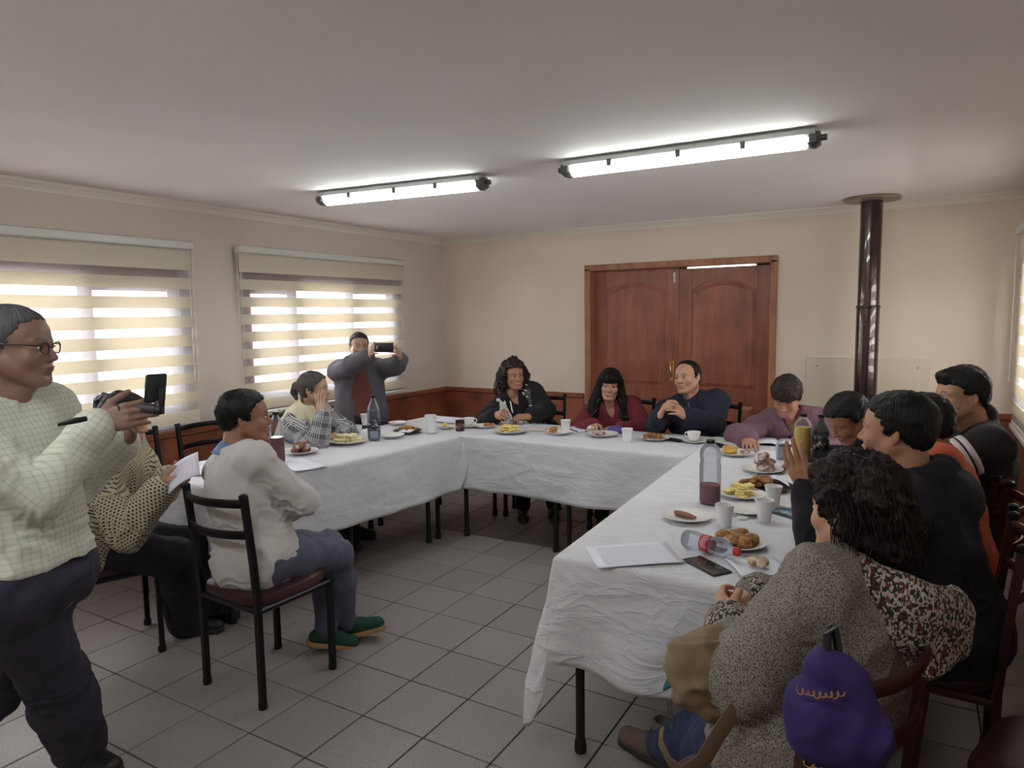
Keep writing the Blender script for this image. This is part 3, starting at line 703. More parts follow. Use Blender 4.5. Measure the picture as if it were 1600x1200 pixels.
def food(name, m, shape, n, ctr, spread, label, cat, group, dz=.008, layers=1, sc=1.0, seed=0):
    """n separate pieces heaped on a plate; pieces share a few meshes"""
    r = random.Random(seed); protos = []
    for q in range(min(3, n)):
        mb = MB()
        if shape == 'lump': mb.ell((0, 0, .016 * sc), (.030 * sc, .022 * sc, .018 * sc), 12, 8, fn=bump_ell(seed + q, .10))
        elif shape == 'bar': mb.ell((0, 0, .013 * sc), (.042 * sc, .016 * sc, .014 * sc), 14, 8, fn=bump_ell(seed + q, .07))
        elif shape == 'sand':
            for zz, d in ((.006, 1.0), (.013, .94), (.02, 1.0)): mb.box((0, 0, zz * sc), (.062 * sc * d, .030 * sc * d, .0062 * sc), np.array(Matrix.Rotation(.04 * q, 3, 'Z')), .002)
        elif shape == 'bite': mb.ell((0, 0, .009 * sc), (.013 * sc, .011 * sc, .0105 * sc), 8, 6, fn=bump_ell(seed + q, .16))
        elif shape == 'slice': mb.box((0, 0, .006 * sc), (.052 * sc, .040 * sc, .010 * sc), None, .003).box((.004, .002, .014 * sc), (.046 * sc, .036 * sc, .007 * sc), np.array(Matrix.Rotation(.3, 3, 'Z')), .002)
        elif shape == 'cube': mb.box((0, 0, .018 * sc), (.05 * sc, .04 * sc, .034 * sc), np.array(Matrix.Rotation(.1 * q, 3, 'Z')), .006)
        protos.append(mb)
    built = []; placed = []
    for k in range(n):
        q = k % len(protos)
        if q >= len(built): o = protos[q].build(name, m); built.append(o)
        else: o = built[q].copy(); COL.objects.link(o)
        lay = k * layers // n if layers > 1 else 0; f = 1 - .45 * lay / max(1, layers - 1) if layers > 1 else 1
        a = 2 * pi * (k * .618 + r.random() * .15) + seed; rr = spread * f * math.sqrt(((k % max(1, n // layers)) + .5) / max(1, n // layers))
        pitch = {'lump': .028, 'bar': .022, 'sand': .021, 'bite': .013, 'slice': .017, 'cube': .03}[shape] * sc
        o.location = (ctr[0] + rr * cos(a), ctr[1] + rr * sin(a), ctr[2] + dz + lay * pitch)
        o.rotation_euler = (r.uniform(-.12, .12), r.uniform(-.12, .12), r.uniform(0, 6.28)); placed.append((o, lay))
    order = sorted(range(n), key=lambda k: float(RC[0, 0] * placed[k][0].location[0] + RC[1, 0] * placed[k][0].location[1]))
    for k in range(n):
        w = {2: ['left', 'right'], 3: ['left', 'middle', 'right']}.get(n); ex = ', %s one' % w[order.index(k)] if w else ''
        if layers > 1: ex = ', ' + (['bottom layer', 'top layer'] if layers == 2 else ['bottom layer', 'middle layer', 'on top'])[placed[k][1]]
        tag(placed[k][0], label + ex, cat, group if n > 1 else None)
# --- window-side row
def bottle(px, py, H_, R_, label, liquid, fill, m_top, lab=None, labz=(.3, .62), prof=None, lab_m=None, base=None, tint=None):
    p = base if base is not None else base_at(px, py); o = thing('bottle', p, label, 'bottle')
    pr = prof or [(0, .004), (.6, .0), (.9, .01), (1, .04), (1, .30), (.93, .36), (.93, .42), (1, .48), (1, .62), (.9, .72), (.62, .82), (.36, .90), (.34, .95)]
    P = [(R_ * a, H_ * b_) for a, b_ in pr]
    inner = [(max(a - .0012, .0005), b_ + (.0012 if i == 0 else 0)) for i, (a, b_) in enumerate(P)][::-1]
    MB().lathe((0, 0, 0), P, 28, cap0=True, cap1=False).build('shell', tint or m_pet, o)
    if fill > 0:
        q = [(max(a - .0022, .0004), b_ + .002) for a, b_ in P if b_ < H_ * fill]
        # clip the liquid level exactly
        last = q[-1]; q.append((last[0], H_ * fill))
        MB().lathe((0, 0, 0), q, 28).build('liquid', liquid, o)
    if lab_m is not None:
        a, b_ = labz; MB().lathe((0, 0, 0), [(R_ * 1.004, H_ * a), (R_ * 1.004, H_ * b_)], 28, cap0=False, cap1=False).build('label', lab_m, o, thick=.0006)
    nr = R_ * .34
    MB().lathe((0, 0, 0), [(nr * 1.15, H_ * .945), (nr * 1.2, H_ * .95), (nr * 1.2, H_ * .995), (nr * 1.08, H_), (0.001, H_)], 20, cap1=False).build('cap', m_top, o)
    return o
def stripe_label(name, base, ink, dens):
    m, nt, b = newmat(name); N = nt.nodes; L = nt.links
    tc = N.new('ShaderNodeTexCoord'); mp = N.new('ShaderNodeMapping'); mp.inputs['Scale'].default_value = dens
    L.new(tc.outputs['Object'], mp.inputs[0]); n = N.new('ShaderNodeTexNoise'); n.inputs['Scale'].default_value = 1; L.new(mp.outputs[0], n.inputs['Vector'])
    r = N.new('ShaderNodeValToRGB'); r.color_ramp.interpolation = 'CONSTANT'; r.color_ramp.elements[0].color = (*lin(base), 1)
    r.color_ramp.elements[1].position = .6; r.color_ramp.elements[1].color = (*lin(ink), 1); L.new(n.outputs['Fac'], r.inputs[0]); L.new(r.outputs[0], b.inputs['Base Color'])
    b.inputs['Roughness'].default_value = .4; return m
m_wlab = stripe_label('dark_blue_label', (24, 24, 38), (200, 200, 210), (30, 30, 160))
bottle(434, 722, .30, .044, 'red juice bottle right beside the face of the man in the white sweater', m_ljuice, .50, m_cap, prof=[(0, .004), (.6, 0), (.95, .012), (1, .05), (1, .5), (.92, .53), (.98, .6), (1, .68), (.9, .76), (.6, .86), (.36, .92), (.34, .95)])
bottle(585, 687, .31, .044, 'clear water bottle with a black label and black cap', clearmat('water', (232, 238, 244), .02), .66, m_cap, lab_m=m_wlab, labz=(.22, .47))
p = plate(471, 708, .105, 'white plate of brown pastries beside the red juice bottle')
food('pastry', m_brown, 'lump', 9, p, .062, 'brown sugared pastry on the plate beside the red juice bottle', 'pastry', 'pastries beside the red juice', layers=2, seed=3)
food('pastry', m_sugar, 'lump', 3, (p[0], p[1], p[2] + .02), .04, 'sugar-dusted pastry on top of the pile beside the red juice bottle', 'pastry', 'sugared pastries beside the red juice', layers=1, seed=9)
p = plate(543, 692, .125, 'wide white plate of small sandwiches before the water bottle')
food('sandwich', m_cream, 'sand', 16, p, .088, 'small pale sandwich on the wide plate before the water bottle', 'sandwich', 'sandwiches before the water bottle', layers=2, seed=5, sc=1.1)
mug(557, 677, 3.4, 'white teacup before the woman in houndstooth', saucer=False)
cup(571, 664, 'white foam cup right behind the water bottle')
plate(613, 683, .085, 'small white side plate right of the water bottle')
p = plate(637, 676, .105, 'black plate of mixed pastries on the window-side row', m_dplate, group=None)
food('pastry', m_bread, 'bar', 9, p, .06, 'golden pastry finger on the black plate of the window-side row', 'pastry', 'pastries on the window-side black plate', layers=2, seed=8, sc=.85)
o = MB().box((0, 0, .0175), (.10, .07, .0015), np.array(Matrix.Rotation(.2, 3, 'X'))).build('napkin', m_paper); o.location = (p[0] + .03, p[1] - .05, p[2] + .006); tag(o, 'folded white napkin tucked on the black pastry plate', 'napkin')
plate(622, 663, .075, 'small empty plate behind the black pastry plate')
cup(673, 676, 'tall white foam cup at the corner where the two rows meet', h=.13, rt=.042, rb=.037)
p = plate(695, 669, .07, 'small plate of yellow bites behind the tall foam cup')
food('cheese_bite', m_yolk, 'bite', 7, p, .03, 'yellow cheese bite behind the tall foam cup', 'cheese', 'cheese bites by the tall cup', seed=4, layers=2)
def sheet(px, py, w, h, ang, label, m=None, z=ZT + .001, curl=.004, group=None, tilt=None, cat='paper'):
    p = base_at(px, py, z); n = 8; P = [[(w * (i / n - .5), h * (j / n - .5), curl * ((2 * i / n - 1) ** 2 * (.5 + .5 * sin(3 * j / n + ang)))) for j in range(n + 1)] for i in range(n + 1)]
    o = MB().grid(P).build('paper_sheet', m or m_paper, thick=.0008); o.location = (p[0], p[1], p[2] + .001); o.rotation_euler = (0, 0, ang) if tilt is None else (tilt[0], tilt[1], ang)
    tag(o, label, cat, group); return o
def printed(name):
    m, nt, b = newmat(name); N = nt.nodes; L = nt.links
    tc = N.new('ShaderNodeTexCoord'); sp = N.new('ShaderNodeSeparateXYZ'); L.new(tc.outputs['Object'], sp.inputs[0])
    def math_(op, a, b_=None):
        n = N.new('ShaderNodeMath'); n.operation = op; 
        if isinstance(a, (int, float)): n.inputs[0].default_value = a
        else: L.new(a, n.inputs[0])
        if b_ is not None:
            if isinstance(b_, (int, float)): n.inputs[1].default_value = b_
            else: L.new(b_, n.inputs[1])
        return n.outputs[0]
    ln = math_('PINGPONG', sp.outputs[1], .0045); row = math_('GREATER_THAN', ln, .0028)
    cb = N.new('ShaderNodeCombineXYZ'); L.new(math_('MULTIPLY', sp.outputs[0], 260), cb.inputs[0]); L.new(math_('FLOOR', math_('MULTIPLY', sp.outputs[1], 111)), cb.inputs[1])
    n = N.new('ShaderNodeTexNoise'); n.inputs['Scale'].default_value = 1.0; n.inputs['Detail'].default_value = 1; L.new(cb.outputs[0], n.inputs['Vector'])
    wd = math_('GREATER_THAN', n.outputs['Fac'], .42)
    inx = math_('LESS_THAN', math_('ABSOLUTE', sp.outputs[0]), .085); iny = math_('LESS_THAN', math_('ABSOLUTE', sp.outputs[1]), .115)
    f = math_('MULTIPLY', math_('MULTIPLY', row, wd), math_('MULTIPLY', inx, iny))
    mx = N.new('ShaderNodeMix'); mx.data_type = 'RGBA'; L.new(f, mx.inputs[0]); mx.inputs[6].default_value = (*lin((222, 220, 234)), 1); mx.inputs[7].default_value = (*lin((184, 182, 196)), 1)
    L.new(mx.outputs[2], b.inputs['Base Color']); b.inputs['Roughness'].default_value = .7; return m
m_print = printed('printed_page')
sheet(468, 727, .21, .30, 1.35, 'blank paper sheet on the cloth edge right of the man in the white sweater', z=ZT)
sheet(291, 737, .21, .28, .9, 'paper sheet on the table end before the woman in the crochet cardigan', z=ZT)
sheet(702, 657, .21, .30, 1.4, 'white paper stack at the far corner behind the jar', z=ZT + .003, m=m_paper)
# --- middle row
j = thing('jar', base_at(719, 673), 'small dark jar with a printed wrapper beside the teacup', 'jar')
MB().lathe((0, 0, 0), [(.030, 0), (.033, .003), (.033, .06), (.030, .066)], 24).build('glass_body', mat('dark_jam_glass', (48, 24, 22), .25, coat=.4), j)
MB().lathe((0, 0, 0), [(.0335, .014), (.0335, .05)], 24, cap0=False, cap1=False).build('wrapper', stripe_label('brown_wrapper', (88, 40, 34), (180, 160, 140), (40, 40, 60)), j, thick=.0005)
MB().lathe((0, 0, 0), [(.033, .064), (.034, .066), (.034, .078), (.031, .081)], 24).build('lid', mat('dark_lid', (50, 30, 30), .3, metal=.5), j)
mug(733, 667, 1.0, 'white teacup beside the small dark jar', saucer=True)
p = plate(757, 668, .085, 'white plate between the teacup and the yellow snacks')
food('pastry', m_bread, 'lump', 2, (p[0] + .04, p[1] + .0, p[2]), .03, 'brown bun half on the plate left of the yellow snacks', 'pastry', 'bun halves left of the yellow snacks', seed=2, sc=.9)
p = plate(797, 676, .12, 'plate heaped with yellow snacks before the curly-haired woman')
food('cheese_slice', m_yolk, 'slice', 15, p, .085, 'yellow cheese slice on the heap before the curly-haired woman', 'cheese', 'yellow slices before the curly-haired woman', layers=3, seed=12, sc=.9)
gl = thing('eyeglasses', base_at(808, 664), 'black-rimmed glasses lying folded behind the yellow snacks', 'glasses', rz=.2)
for s in (-1, 1):
    MB().tube([(s * .032 + .024 * cos(t), 0.0, .020 + .018 * sin(t)) for t in np.linspace(0, 2 * pi, 17)[:-1]], .0024, 6, closed=True).build('rim', m_cap, gl)
    MB().tube([(s * .056, 0, .026), (s * .06, .03, .022), (s * .05, .12, .004)], .002, 6).build('temple', m_cap, gl)
MB().tube([(-.009, 0, .024), (0, 0, .028), (.009, 0, .024)], .002, 6).build('bridge', m_cap, gl)
sheet(815, 662, .21, .29, .25, 'paper sheet under the black-rimmed glasses', z=ZT)
p = plate(872, 678, .095, 'white plate with one golden bun before the paper napkin')
food('bun', m_bread, 'cube', 2, (p[0] - .055, p[1] + .01, p[2]), .028, 'golden cake piece on the plate left of the foam cup', 'pastry', 'cake pieces left of the foam cup', seed=1)
sheet(840, 671, .13, .13, .4, 'pinkish napkin behind the golden cake pieces', mat('pink_napkin', (214, 196, 194), .8), z=ZT, cat='napkin', curl=.008)
cup(884, 675, 'white foam cup between the cake pieces and the woman in red')
o = MB().tube([(0, 0, .004), (.14, 0, .004)], .0035, 8).build('pen', m_cap); q = base_at(890, 671); o.location = q; o.rotation_euler = (0, 0, -.7); tag(o, 'black pen lying right of the foam cup', 'pen')
sheet(905, 671, .20, .27, -.3, 'paper sheet before the woman in the dark red sweater', z=ZT)
p = plate(940, 681, .115, 'white plate with a sugared pastry before the woman in red')
food('pastry', m_sugar, 'bite', 9, (p[0] - .02, p[1], p[2]), .045, 'sugary pastry crumb piece before the woman in red', 'pastry', 'sugary pieces before the woman in red', seed=21, sc=1.25)
def crumple(px, py, s, m, name, label, cat, z=ZT):
    mb = MB().ell((0, 0, s * .45), (s, s * .8, s * .5), 22, 14, fn=lambda v: tuple(np.array(v) * (1 + .22 * sin(v[0] * 90 + 2) * sin(v[1] * 80) + .15 * sin(v[2] * 130 + v[0] * 60))))
    o = mb.build(name, m); o.location = base_at(px, py, z + .004); tag(o, label, cat)
crumple(925, 673, .038, m_paper, 'crumpled_napkin', 'crumpled white napkin behind the sugared pastry plate', 'napkin')
hb_ = MB().ell((0, 0, 0), (.072, .055, .05), 20, 12, fn=lambda v: (v[0], v[1], max(v[2], -.004) + .004)).build('cloth_cap', mat('purple_fabric', (84, 62, 128), .7), None)
hb_.location = base_at(963, 676); tag(hb_, 'small rounded purple cloth item before the woman in red', 'cloth')
cup(980, 690, 'white foam cup standing alone near the inner edge of the middle row')
p = plate(1022, 687, .105, 'white plate of toasted bites before the man in navy')
food('toasted_bite', m_nut, 'bite', 26, p, .08, 'toasted bite on the plate before the man in navy', 'snack', 'toasted bites before the man in navy', layers=2, seed=31, sc=1.1)
def phone(px, py, ang, label, w=.075, l=.155, z=ZT):
    o = thing('phone', base_at(px, py, z), label, 'phone', rz=ang)
    MB().bx((-w / 2, -l / 2, 0), (w / 2, l / 2, .008), .003).build('body', m_cap, o)
    MB().bx((-w / 2 + .003, -l / 2 + .004, .008), (w / 2 - .003, l / 2 - .004, .0084)).build('screen', m_scr, o); return o
m_scr = mat('dark_phone_screen', (34, 40, 40), .12, coat=.5)
phone(1052, 688, 1.2, 'black phone lying between the toasted bites and the teacup')
mug(1084, 691, 2.9, 'white teacup on a saucer before the man in navy', saucer=True)
# --- right row
bottle(1109, 786, .285, .046, 'tall clear bottle with a little pink fruit drink left in it', m_pjuice, .30, m_cap, prof=[(0, .004), (.7, 0), (.96, .012), (1, .04), (1, .62), (.93, .66), (.93, .69), (1, .73), (1, .80), (.85, .87), (.5, .93), (.36, .95)])
p = plate(1150, 711, .095, 'white plate with a yellow cake slice and a sugared bun')
food('cake_slice', mat('yellow_cake', (206, 160, 84), .7, var=.3, vscale=30, bump=.3), 'cube', 2, (p[0] - .035, p[1], p[2]), .02, 'yellow cake slice before the woman in mauve', 'cake', 'yellow cake before the woman in mauve', seed=3, sc=1.2)
food('bun', m_sugar, 'lump', 1, (p[0] + .05, p[1], p[2]), 0, 'sugared bun beside the yellow cake slice', 'pastry', None, seed=3)
phone(1125, 697, .9, 'dark phone behind the yellow cake plate')
def notebook(px, py, ang, label):
    o = thing('notebook', base_at(px, py), label, 'notebook', rz=ang)
    MB().bx((-.155, -.105, 0), (.155, .105, .004), .001).build('cover', mat('dark_cover', (60, 56, 60), .6), o)
    for s in (-1, 1):
        n = 8; P = [[(s * .148 * i / n, .1 * (2 * j - 1), .006 + .012 * sin(pi * (i / n) ** .6)) for j in (0, 1)] for i in range(n + 1)]
        MB().grid(P).build('page_block', m_paper, o, thick=.002)
notebook(1215, 693, .15, 'open notebook under the hand of the woman in mauve')
sheet(1212, 712, .22, .30, .1, 'paper sheet under the open notebook, near side', z=ZT)
o = thing('tumbler', base_at(1221, 718), 'clear glass tumbler behind the raised hands', 'glass')
MB().lathe((0, 0, 0), [(.026, 0), (.028, .002), (.034, .09), (.0325, .09), (.027, .006), (.001, .005)], 24, cap1=False).build('wall', m_tumb, o)
bottle(1253, 733, .30, .044, 'yellow orange-juice bottle between the raised hands and the bent young man', m_yjuice, .76, m_cap, prof=[(0, .004), (.7, 0), (.96, .012), (1, .04), (1, .70), (.96, .74), (1, .78), (.9, .84), (.6, .90), (.36, .95)], lab_m=None)
bottle(1281, 731, .29, .044, 'dark cola bottle right of the yellow juice bottle', m_colaq, .68, m_cap, tint=clearmat('smoky_bottle', (150, 120, 110), .05), lab_m=stripe_label('black_label', (22, 20, 24), (190, 190, 190), (60, 60, 30)), labz=(.36, .62))
p = plate(1191, 737, .105, 'white plate of sugared pastries behind the black pastry plate on the right')
food('pastry', m_sugar, 'lump', 7, (p[0] + .02, p[1], p[2]), .05, 'sugar-dusted brown pastry stacked before the glass tumbler', 'pastry', 'sugared pastries before the tumbler', layers=3, seed=41, sc=1.05)
p = plate(1196, 763, .125, 'black plate of crusty pastries on the right row', m_dplate, group=None)
food('pastry', m_nut, 'bar', 11, (p[0] - .02, p[1], p[2]), .075, 'crusty pastry finger on the black plate of the right row', 'pastry', 'pastries on the right black plate', layers=2, seed=44)
sheet(1232, 752, .11, .15, .8, 'folded napkin by the black pastry plate, tilted up', z=ZT + .02, tilt=(.15, .1), cat='napkin')
p = plate(1160, 776, .105, 'white plate of cheese pieces beside the clear bottle')
food('cheese_slice', m_yolk, 'slice', 11, p, .065, 'pale cheese piece beside the clear bottle', 'cheese', 'cheese pieces beside the clear bottle', layers=3, seed=51, sc=.95)
cup(1208, 790, 'white foam cup farthest back of the three on the right row')
cup(1194, 814, 'white foam cup in the middle of the three on the right row')
cup(1132, 822, 'white foam cup nearest the clear bottle, front of the three')
plate(1166, 801, .085, 'empty white plate between the front and middle foam cups')
o = MB().lathe((0, 0, 0), [(.019, 0), (.02, .001), (.02, .007), (.018, .009), (.001, .009)], 24, cap1=False).build('screw_top', m_white); o.location = base_at(1160, 811); tag(o, 'small white lid lying before the empty plate', 'lid')
# snack bag
def bag(px, py, label):
    n = 14; P = []
    for i in range(n + 1):
        u = i / n; P.append([])
        for j_ in range(9):
            v = j_ / 8; h = .022 * sin(pi * u) ** .6 * sin(pi * v) ** .5 + .003 * sin(30 * u + 9 * v); P[-1].append((.14 * (u - .5), .085 * (v - .5), max(h, .001)))
    o = MB().grid(P).build('snack_wrapper', m_wrap, thick=.0008); o.location = base_at(px, py, ZT + .002); o.rotation_euler = (0, 0, -.5); tag(o, label, 'wrapper')
m_wrap = stripe_label('silver_blue_wrapper', (96, 100, 108), (96, 150, 180), (22, 60, 20)); m_wrap.node_tree.nodes['Principled BSDF'].inputs['Metallic'].default_value = .6
bag(1230, 803, 'shiny blue and silver snack wrapper right of the middle foam cup')
p = plate(1073, 811, .10, 'white plate with two small sausages left of the front foam cup')
for k, (dx, dy, a) in enumerate([(-.012, .004, -.35), (.0, -.014, -.25)]):
    o = MB().tube([(-.045, 0, .01), (-.02, 0, .012), (.02, 0, .012), (.045, 0, .010)], [.008, .0095, .0095, .007], 10).build('sausage', m_saus); o.location = (p[0] + dx, p[1] + dy, p[2] + .007); o.rotation_euler = (0, 0, a); tag(o, 'small brown sausage on the plate left of the front foam cup', 'sausage', 'two small sausages')
p = plate(1150, 852, .105, 'white plate of crusty buns behind the fallen red-label bottle')
food('bun', m_nut, 'lump', 7, (p[0] + .01, p[1] + .01, p[2]), .06, 'crusty brown bun behind the fallen red-label bottle', 'pastry', 'crusty buns behind the fallen bottle', layers=1, seed=61, sc=1.2)
food('bun', m_sugar, 'bar', 2, (p[0] - .02, p[1] - .035, p[2]), .02, 'sugared bun at the front of the plate behind the fallen bottle', 'pastry', 'sugared buns behind the fallen bottle', seed=64)
# bottle on its side, red wave label, red cap
q0 = np.array(base_at(1077, 858)); q1 = np.array(base_at(1143, 876)); dv = q1 - q0; an = math.atan2(dv[1], dv[0])
cb_ = thing('bottle', tuple((q0 + q1) / 2 + np.array([0, 0, .036])), 'empty clear soda bottle with red label lying on its side', 'bottle', rz=an)
Ry = np.array(Matrix.Rotation(pi / 2, 3, 'Y')); Lb = .205; Rb = .034
pr = [(0, .006), (.55, .0), (.85, .01), (.98, .05), (1, .2), (.92, .30), (.86, .36), (.86, .52), (.93, .58), (1, .66), (.92, .76), (.62, .86), (.36, .93), (.34, .97)]
P = [(Rb * a, Lb * (b_ - .5)) for a, b_ in pr]
MB().lathe((0, 0, 0), P, 28, Ry, cap0=False, cap1=False).build('shell', m_pet, cb_)
m_rlab = mat('red_label', (176, 42, 46), .35, coat=.3)
MB().lathe((0, 0, 0), [(Rb * .885, Lb * (.36 - .5)), (Rb * .885, Lb * (.54 - .5))], 28, Ry, cap0=False, cap1=False).build('label', m_rlab, cb_, thick=.0006)
mb = MB()
for ph0 in (0.3, 2.4, 4.5):
    for dz in (-.008, .0, .008):
        mb.tube([((Lb * (.45 - .5)) + dz + .004 * sin(5 * t + ph0), -(Rb * .9) * sin(ph0 + t), (Rb * .9) * cos(ph0 + t)) for t in np.linspace(0, 1.5, 14)], .0011, 5)
mb.build('label_script', m_white, cb_)
MB().lathe((0, 0, 0), [(Rb * .44, Lb * .455), (Rb * .46, Lb * .46), (Rb * .46, Lb * .53), (Rb * .40, Lb * .545), (.0005, Lb * .545)], 20, Ry, cap1=False).build('cap', m_red, cb_)
sheet(990, 868, .215, .30, -.95, 'printed page lying at the near left end of the right row', m_print, z=ZT + .001, curl=.008)
phone(1104, 886, .93, 'dark phone half under the printed page', w=.078, l=.165, z=ZT)
sheet(1184, 888, .17, .17, .55, 'square white napkin under the last bitten pastry', z=ZT + .001, curl=.012, cat='napkin')
q = base_at(1181, 888); food('pastry', mat('bitten_pastry', (158, 104, 62), .7, rgb2=(218, 200, 178), var=.5, vscale=34, bump=.3), 'cube', 2, (q[0], q[1], q[2] + .0), .022, 'bitten sugared pastry piece on the square napkin', 'pastry', 'bitten pastry on the napkin', seed=71, sc=.8)
# ================================================================== people: smooth signed-distance bodies turned into meshes
class Vol:
    def __init__(s, lo, hi, h):
        s.h = h; s.lo = np.array(lo, float) - 2 * h; s.n = np.ceil((np.array(hi, float) + 2 * h - s.lo) / h).astype(int) + 1
        s.d = np.full(s.n, 1.0, np.float32)
    def sub(s, lo, hi):
        a = np.clip(np.floor((np.array(lo) - s.lo) / s.h).astype(int), 0, s.n); b = np.clip(np.ceil((np.array(hi) - s.lo) / s.h).astype(int) + 1, 0, s.n)
        if np.any(b <= a): return None, None
        ax = [((np.arange(a[i], b[i])) * s.h + s.lo[i]).astype(np.float32) for i in range(3)]
        g = (ax[0][:, None, None], ax[1][None, :, None], ax[2][None, None, :])
        return (slice(a[0], b[0]), slice(a[1], b[1]), slice(a[2], b[2])), g
    def _put(s, sl, d, k, op):
        o = s.d[sl]
        if op == 'u':
            if k > 0: hh = np.maximum(k - np.abs(o - d), 0) / k; s.d[sl] = np.minimum(o, d) - hh * hh * k * .25
            else: s.d[sl] = np.minimum(o, d)
        elif op == 's':
            d = -d
            if k > 0: hh = np.maximum(k - np.abs(o - d), 0) / k; s.d[sl] = np.maximum(o, d) + hh * hh * k * .25
            else: s.d[sl] = np.maximum(o, d)
    def rc(s, a, b, ra, rb, k=.01, op='u'):
        a = np.array(a, float); b = np.array(b, float); m = max(ra, rb) + k + 2.5 * s.h
        sl, g = s.sub(np.minimum(a, b) - m, np.maximum(a, b) + m)
        if sl is None: return s
        ab = b - a; L2 = float(ab @ ab) + 1e-12
        px, py, pz = g[0] - a[0], g[1] - a[1], g[2] - a[2]
        t = np.clip((px * ab[0] + py * ab[1] + pz * ab[2]) / L2, 0, 1)
        d = np.sqrt((px - t * ab[0]) ** 2 + (py - t * ab[1]) ** 2 + (pz - t * ab[2]) ** 2) - (ra + (rb - ra) * t)
        s._put(sl, d.astype(np.float32), k, op); return s
    def chain(s, pts, rs, k=.01, op='u'):
        for i in range(len(pts) - 1): s.rc(pts[i], pts[i + 1], rs[i], rs[i + 1], k, op)
        return s
    def el(s, c, r, R=None, k=.01, op='u'):
        c = np.array(c, float); r = np.array(r, float); m = max(r) + k + 2.5 * s.h
        sl, g = s.sub(c - m, c + m)
        if sl is None: return s
        R = np.eye(3) if R is None else np.array(R)
        x, y, z = g[0] - c[0], g[1] - c[1], g[2] - c[2]
        q = [(x * R[0, i] + y * R[1, i] + z * R[2, i]) for i in range(3)]
        k0 = np.sqrt(sum((q[i] / r[i]) ** 2 for i in range(3))); k1 = np.sqrt(sum((q[i] / r[i] ** 2) ** 2 for i in range(3))) + 1e-6
        s._put(sl, (k0 * (k0 - 1) / k1).astype(np.float32), k, op); return s
    def plane(s, p, n, k=.004):
        """cut away everything on the side n points to"""
        p = np.array(p, float); n = np.array(n, float); n /= np.linalg.norm(n)
        sl, g = s.sub(s.lo, s.lo + s.n * s.h)
        d = (g[0] - p[0]) * n[0] + (g[1] - p[1]) * n[1] + (g[2] - p[2]) * n[2]
        s._put(sl, (-d + 0 * s.d[sl]).astype(np.float32), k, 's'); return s
    def cutf(s, f, k=.004):
        """keep only where f(x, y, z) < 0"""
        sl, g = s.sub(s.lo, s.lo + s.n * s.h); d = f(*g); s._put(sl, (-d + 0 * s.d[sl]).astype(np.float32), k, 's'); return s
    def mesh(s):
        d = s.d; sg = d < 0; nx, ny, nz = d.shape
        c8 = [(i, j, k) for i in (0, 1) for j in (0, 1) for k in (0, 1)]
        cnt = np.zeros((nx - 1, ny - 1, nz - 1), np.int8)
        for i, j, k in c8: cnt += sg[i:nx - 1 + i, j:ny - 1 + j, k:nz - 1 + k]
        act = (cnt > 0) & (cnt < 8); ids = np.full(act.shape, -1, np.int64); I = np.argwhere(act); ids[act] = np.arange(len(I))
        if len(I) == 0: return np.zeros((0, 3)), np.zeros((0, 4), int)
        P = np.zeros((len(I), 3)); Wt = np.zeros(len(I))
        val = {c: d[I[:, 0] + c[0], I[:, 1] + c[1], I[:, 2] + c[2]] for c in c8}
        for a in c8:
            for ax in range(3):
                if a[ax] == 0:
                    b = list(a); b[ax] = 1; b = tuple(b); va, vb = val[a], val[b]; m = (va < 0) != (vb < 0)
                    t = np.where(m, va / np.where(m, va - vb, 1), 0); q = np.array(a, float)[None, :].repeat(len(I), 0); q[:, ax] += t
                    P += q * m[:, None]; Wt += m
        V = (I + P / Wt[:, None]) * s.h + s.lo
        Q = []
        for ax in range(3):
            sl0 = [slice(None)] * 3; sl1 = [slice(None)] * 3; sl0[ax] = slice(0, -1); sl1[ax] = slice(1, None)
            e = sg[tuple(sl0)] != sg[tuple(sl1)]; E = np.argwhere(e); u, v = (ax + 1) % 3, (ax + 2) % 3
            ok = (E[:, u] > 0) & (E[:, v] > 0) & (E[:, u] < d.shape[u] - 1) & (E[:, v] < d.shape[v] - 1); E = E[ok]
            ins = sg[E[:, 0], E[:, 1], E[:, 2]]
            def cell(du, dv): C = E.copy(); C[:, u] -= du; C[:, v] -= dv; return ids[C[:, 0], C[:, 1], C[:, 2]]
            q = np.stack([cell(1, 1), cell(0, 1), cell(0, 0), cell(1, 0)], 1); q[~ins] = q[~ins][:, ::-1]; Q.append(q)
        return V, np.concatenate(Q)
def fnoise(P, s, seed=0.0, oct=3):
    """cheap smooth pseudo noise in [-1, 1] at points P"""
    x, y, z = P[:, 0] * s + seed, P[:, 1] * s - 2 * seed, P[:, 2] * s + 3 * seed; o = 0; a = 1; tot = 0
    for i in range(oct):
        o = o + a * np.sin(1.3 * x + 1.1 * np.sin(1.7 * y + i + seed)) * np.sin(1.9 * y + 1.3 * np.sin(1.1 * z - i)) * np.cos(1.5 * z + 1.2 * np.sin(1.4 * x + 2 * i)); tot += a; a *= .5
        x, y, z = y * 2.03 + 1.7, z * 1.97 - .6, x * 2.1 + 2.2
    return o / tot * 1.6
def vnormals(V, Q):
    N = np.zeros_like(V); a = V[Q[:, 2]] - V[Q[:, 0]]; b = V[Q[:, 3]] - V[Q[:, 1]]; n = np.cross(a, b)
    for i in range(4): np.add.at(N, Q[:, i], n)
    return N / (np.linalg.norm(N, axis=1)[:, None] + 1e-12)
def relax(V, Q, it=1, f=.5):
    for _ in range(it):
        S = np.zeros_like(V); C = np.zeros(len(V))
        for i in range(4):
            np.add.at(S, Q[:, i], V[Q[:, (i + 1) % 4]]); np.add.at(C, Q[:, i], 1)
            np.add.at(S, Q[:, i], V[Q[:, (i + 3) % 4]]); np.add.at(C, Q[:, i], 1)
        V = V * (1 - f) + f * S / np.maximum(C, 1)[:, None]
    return V
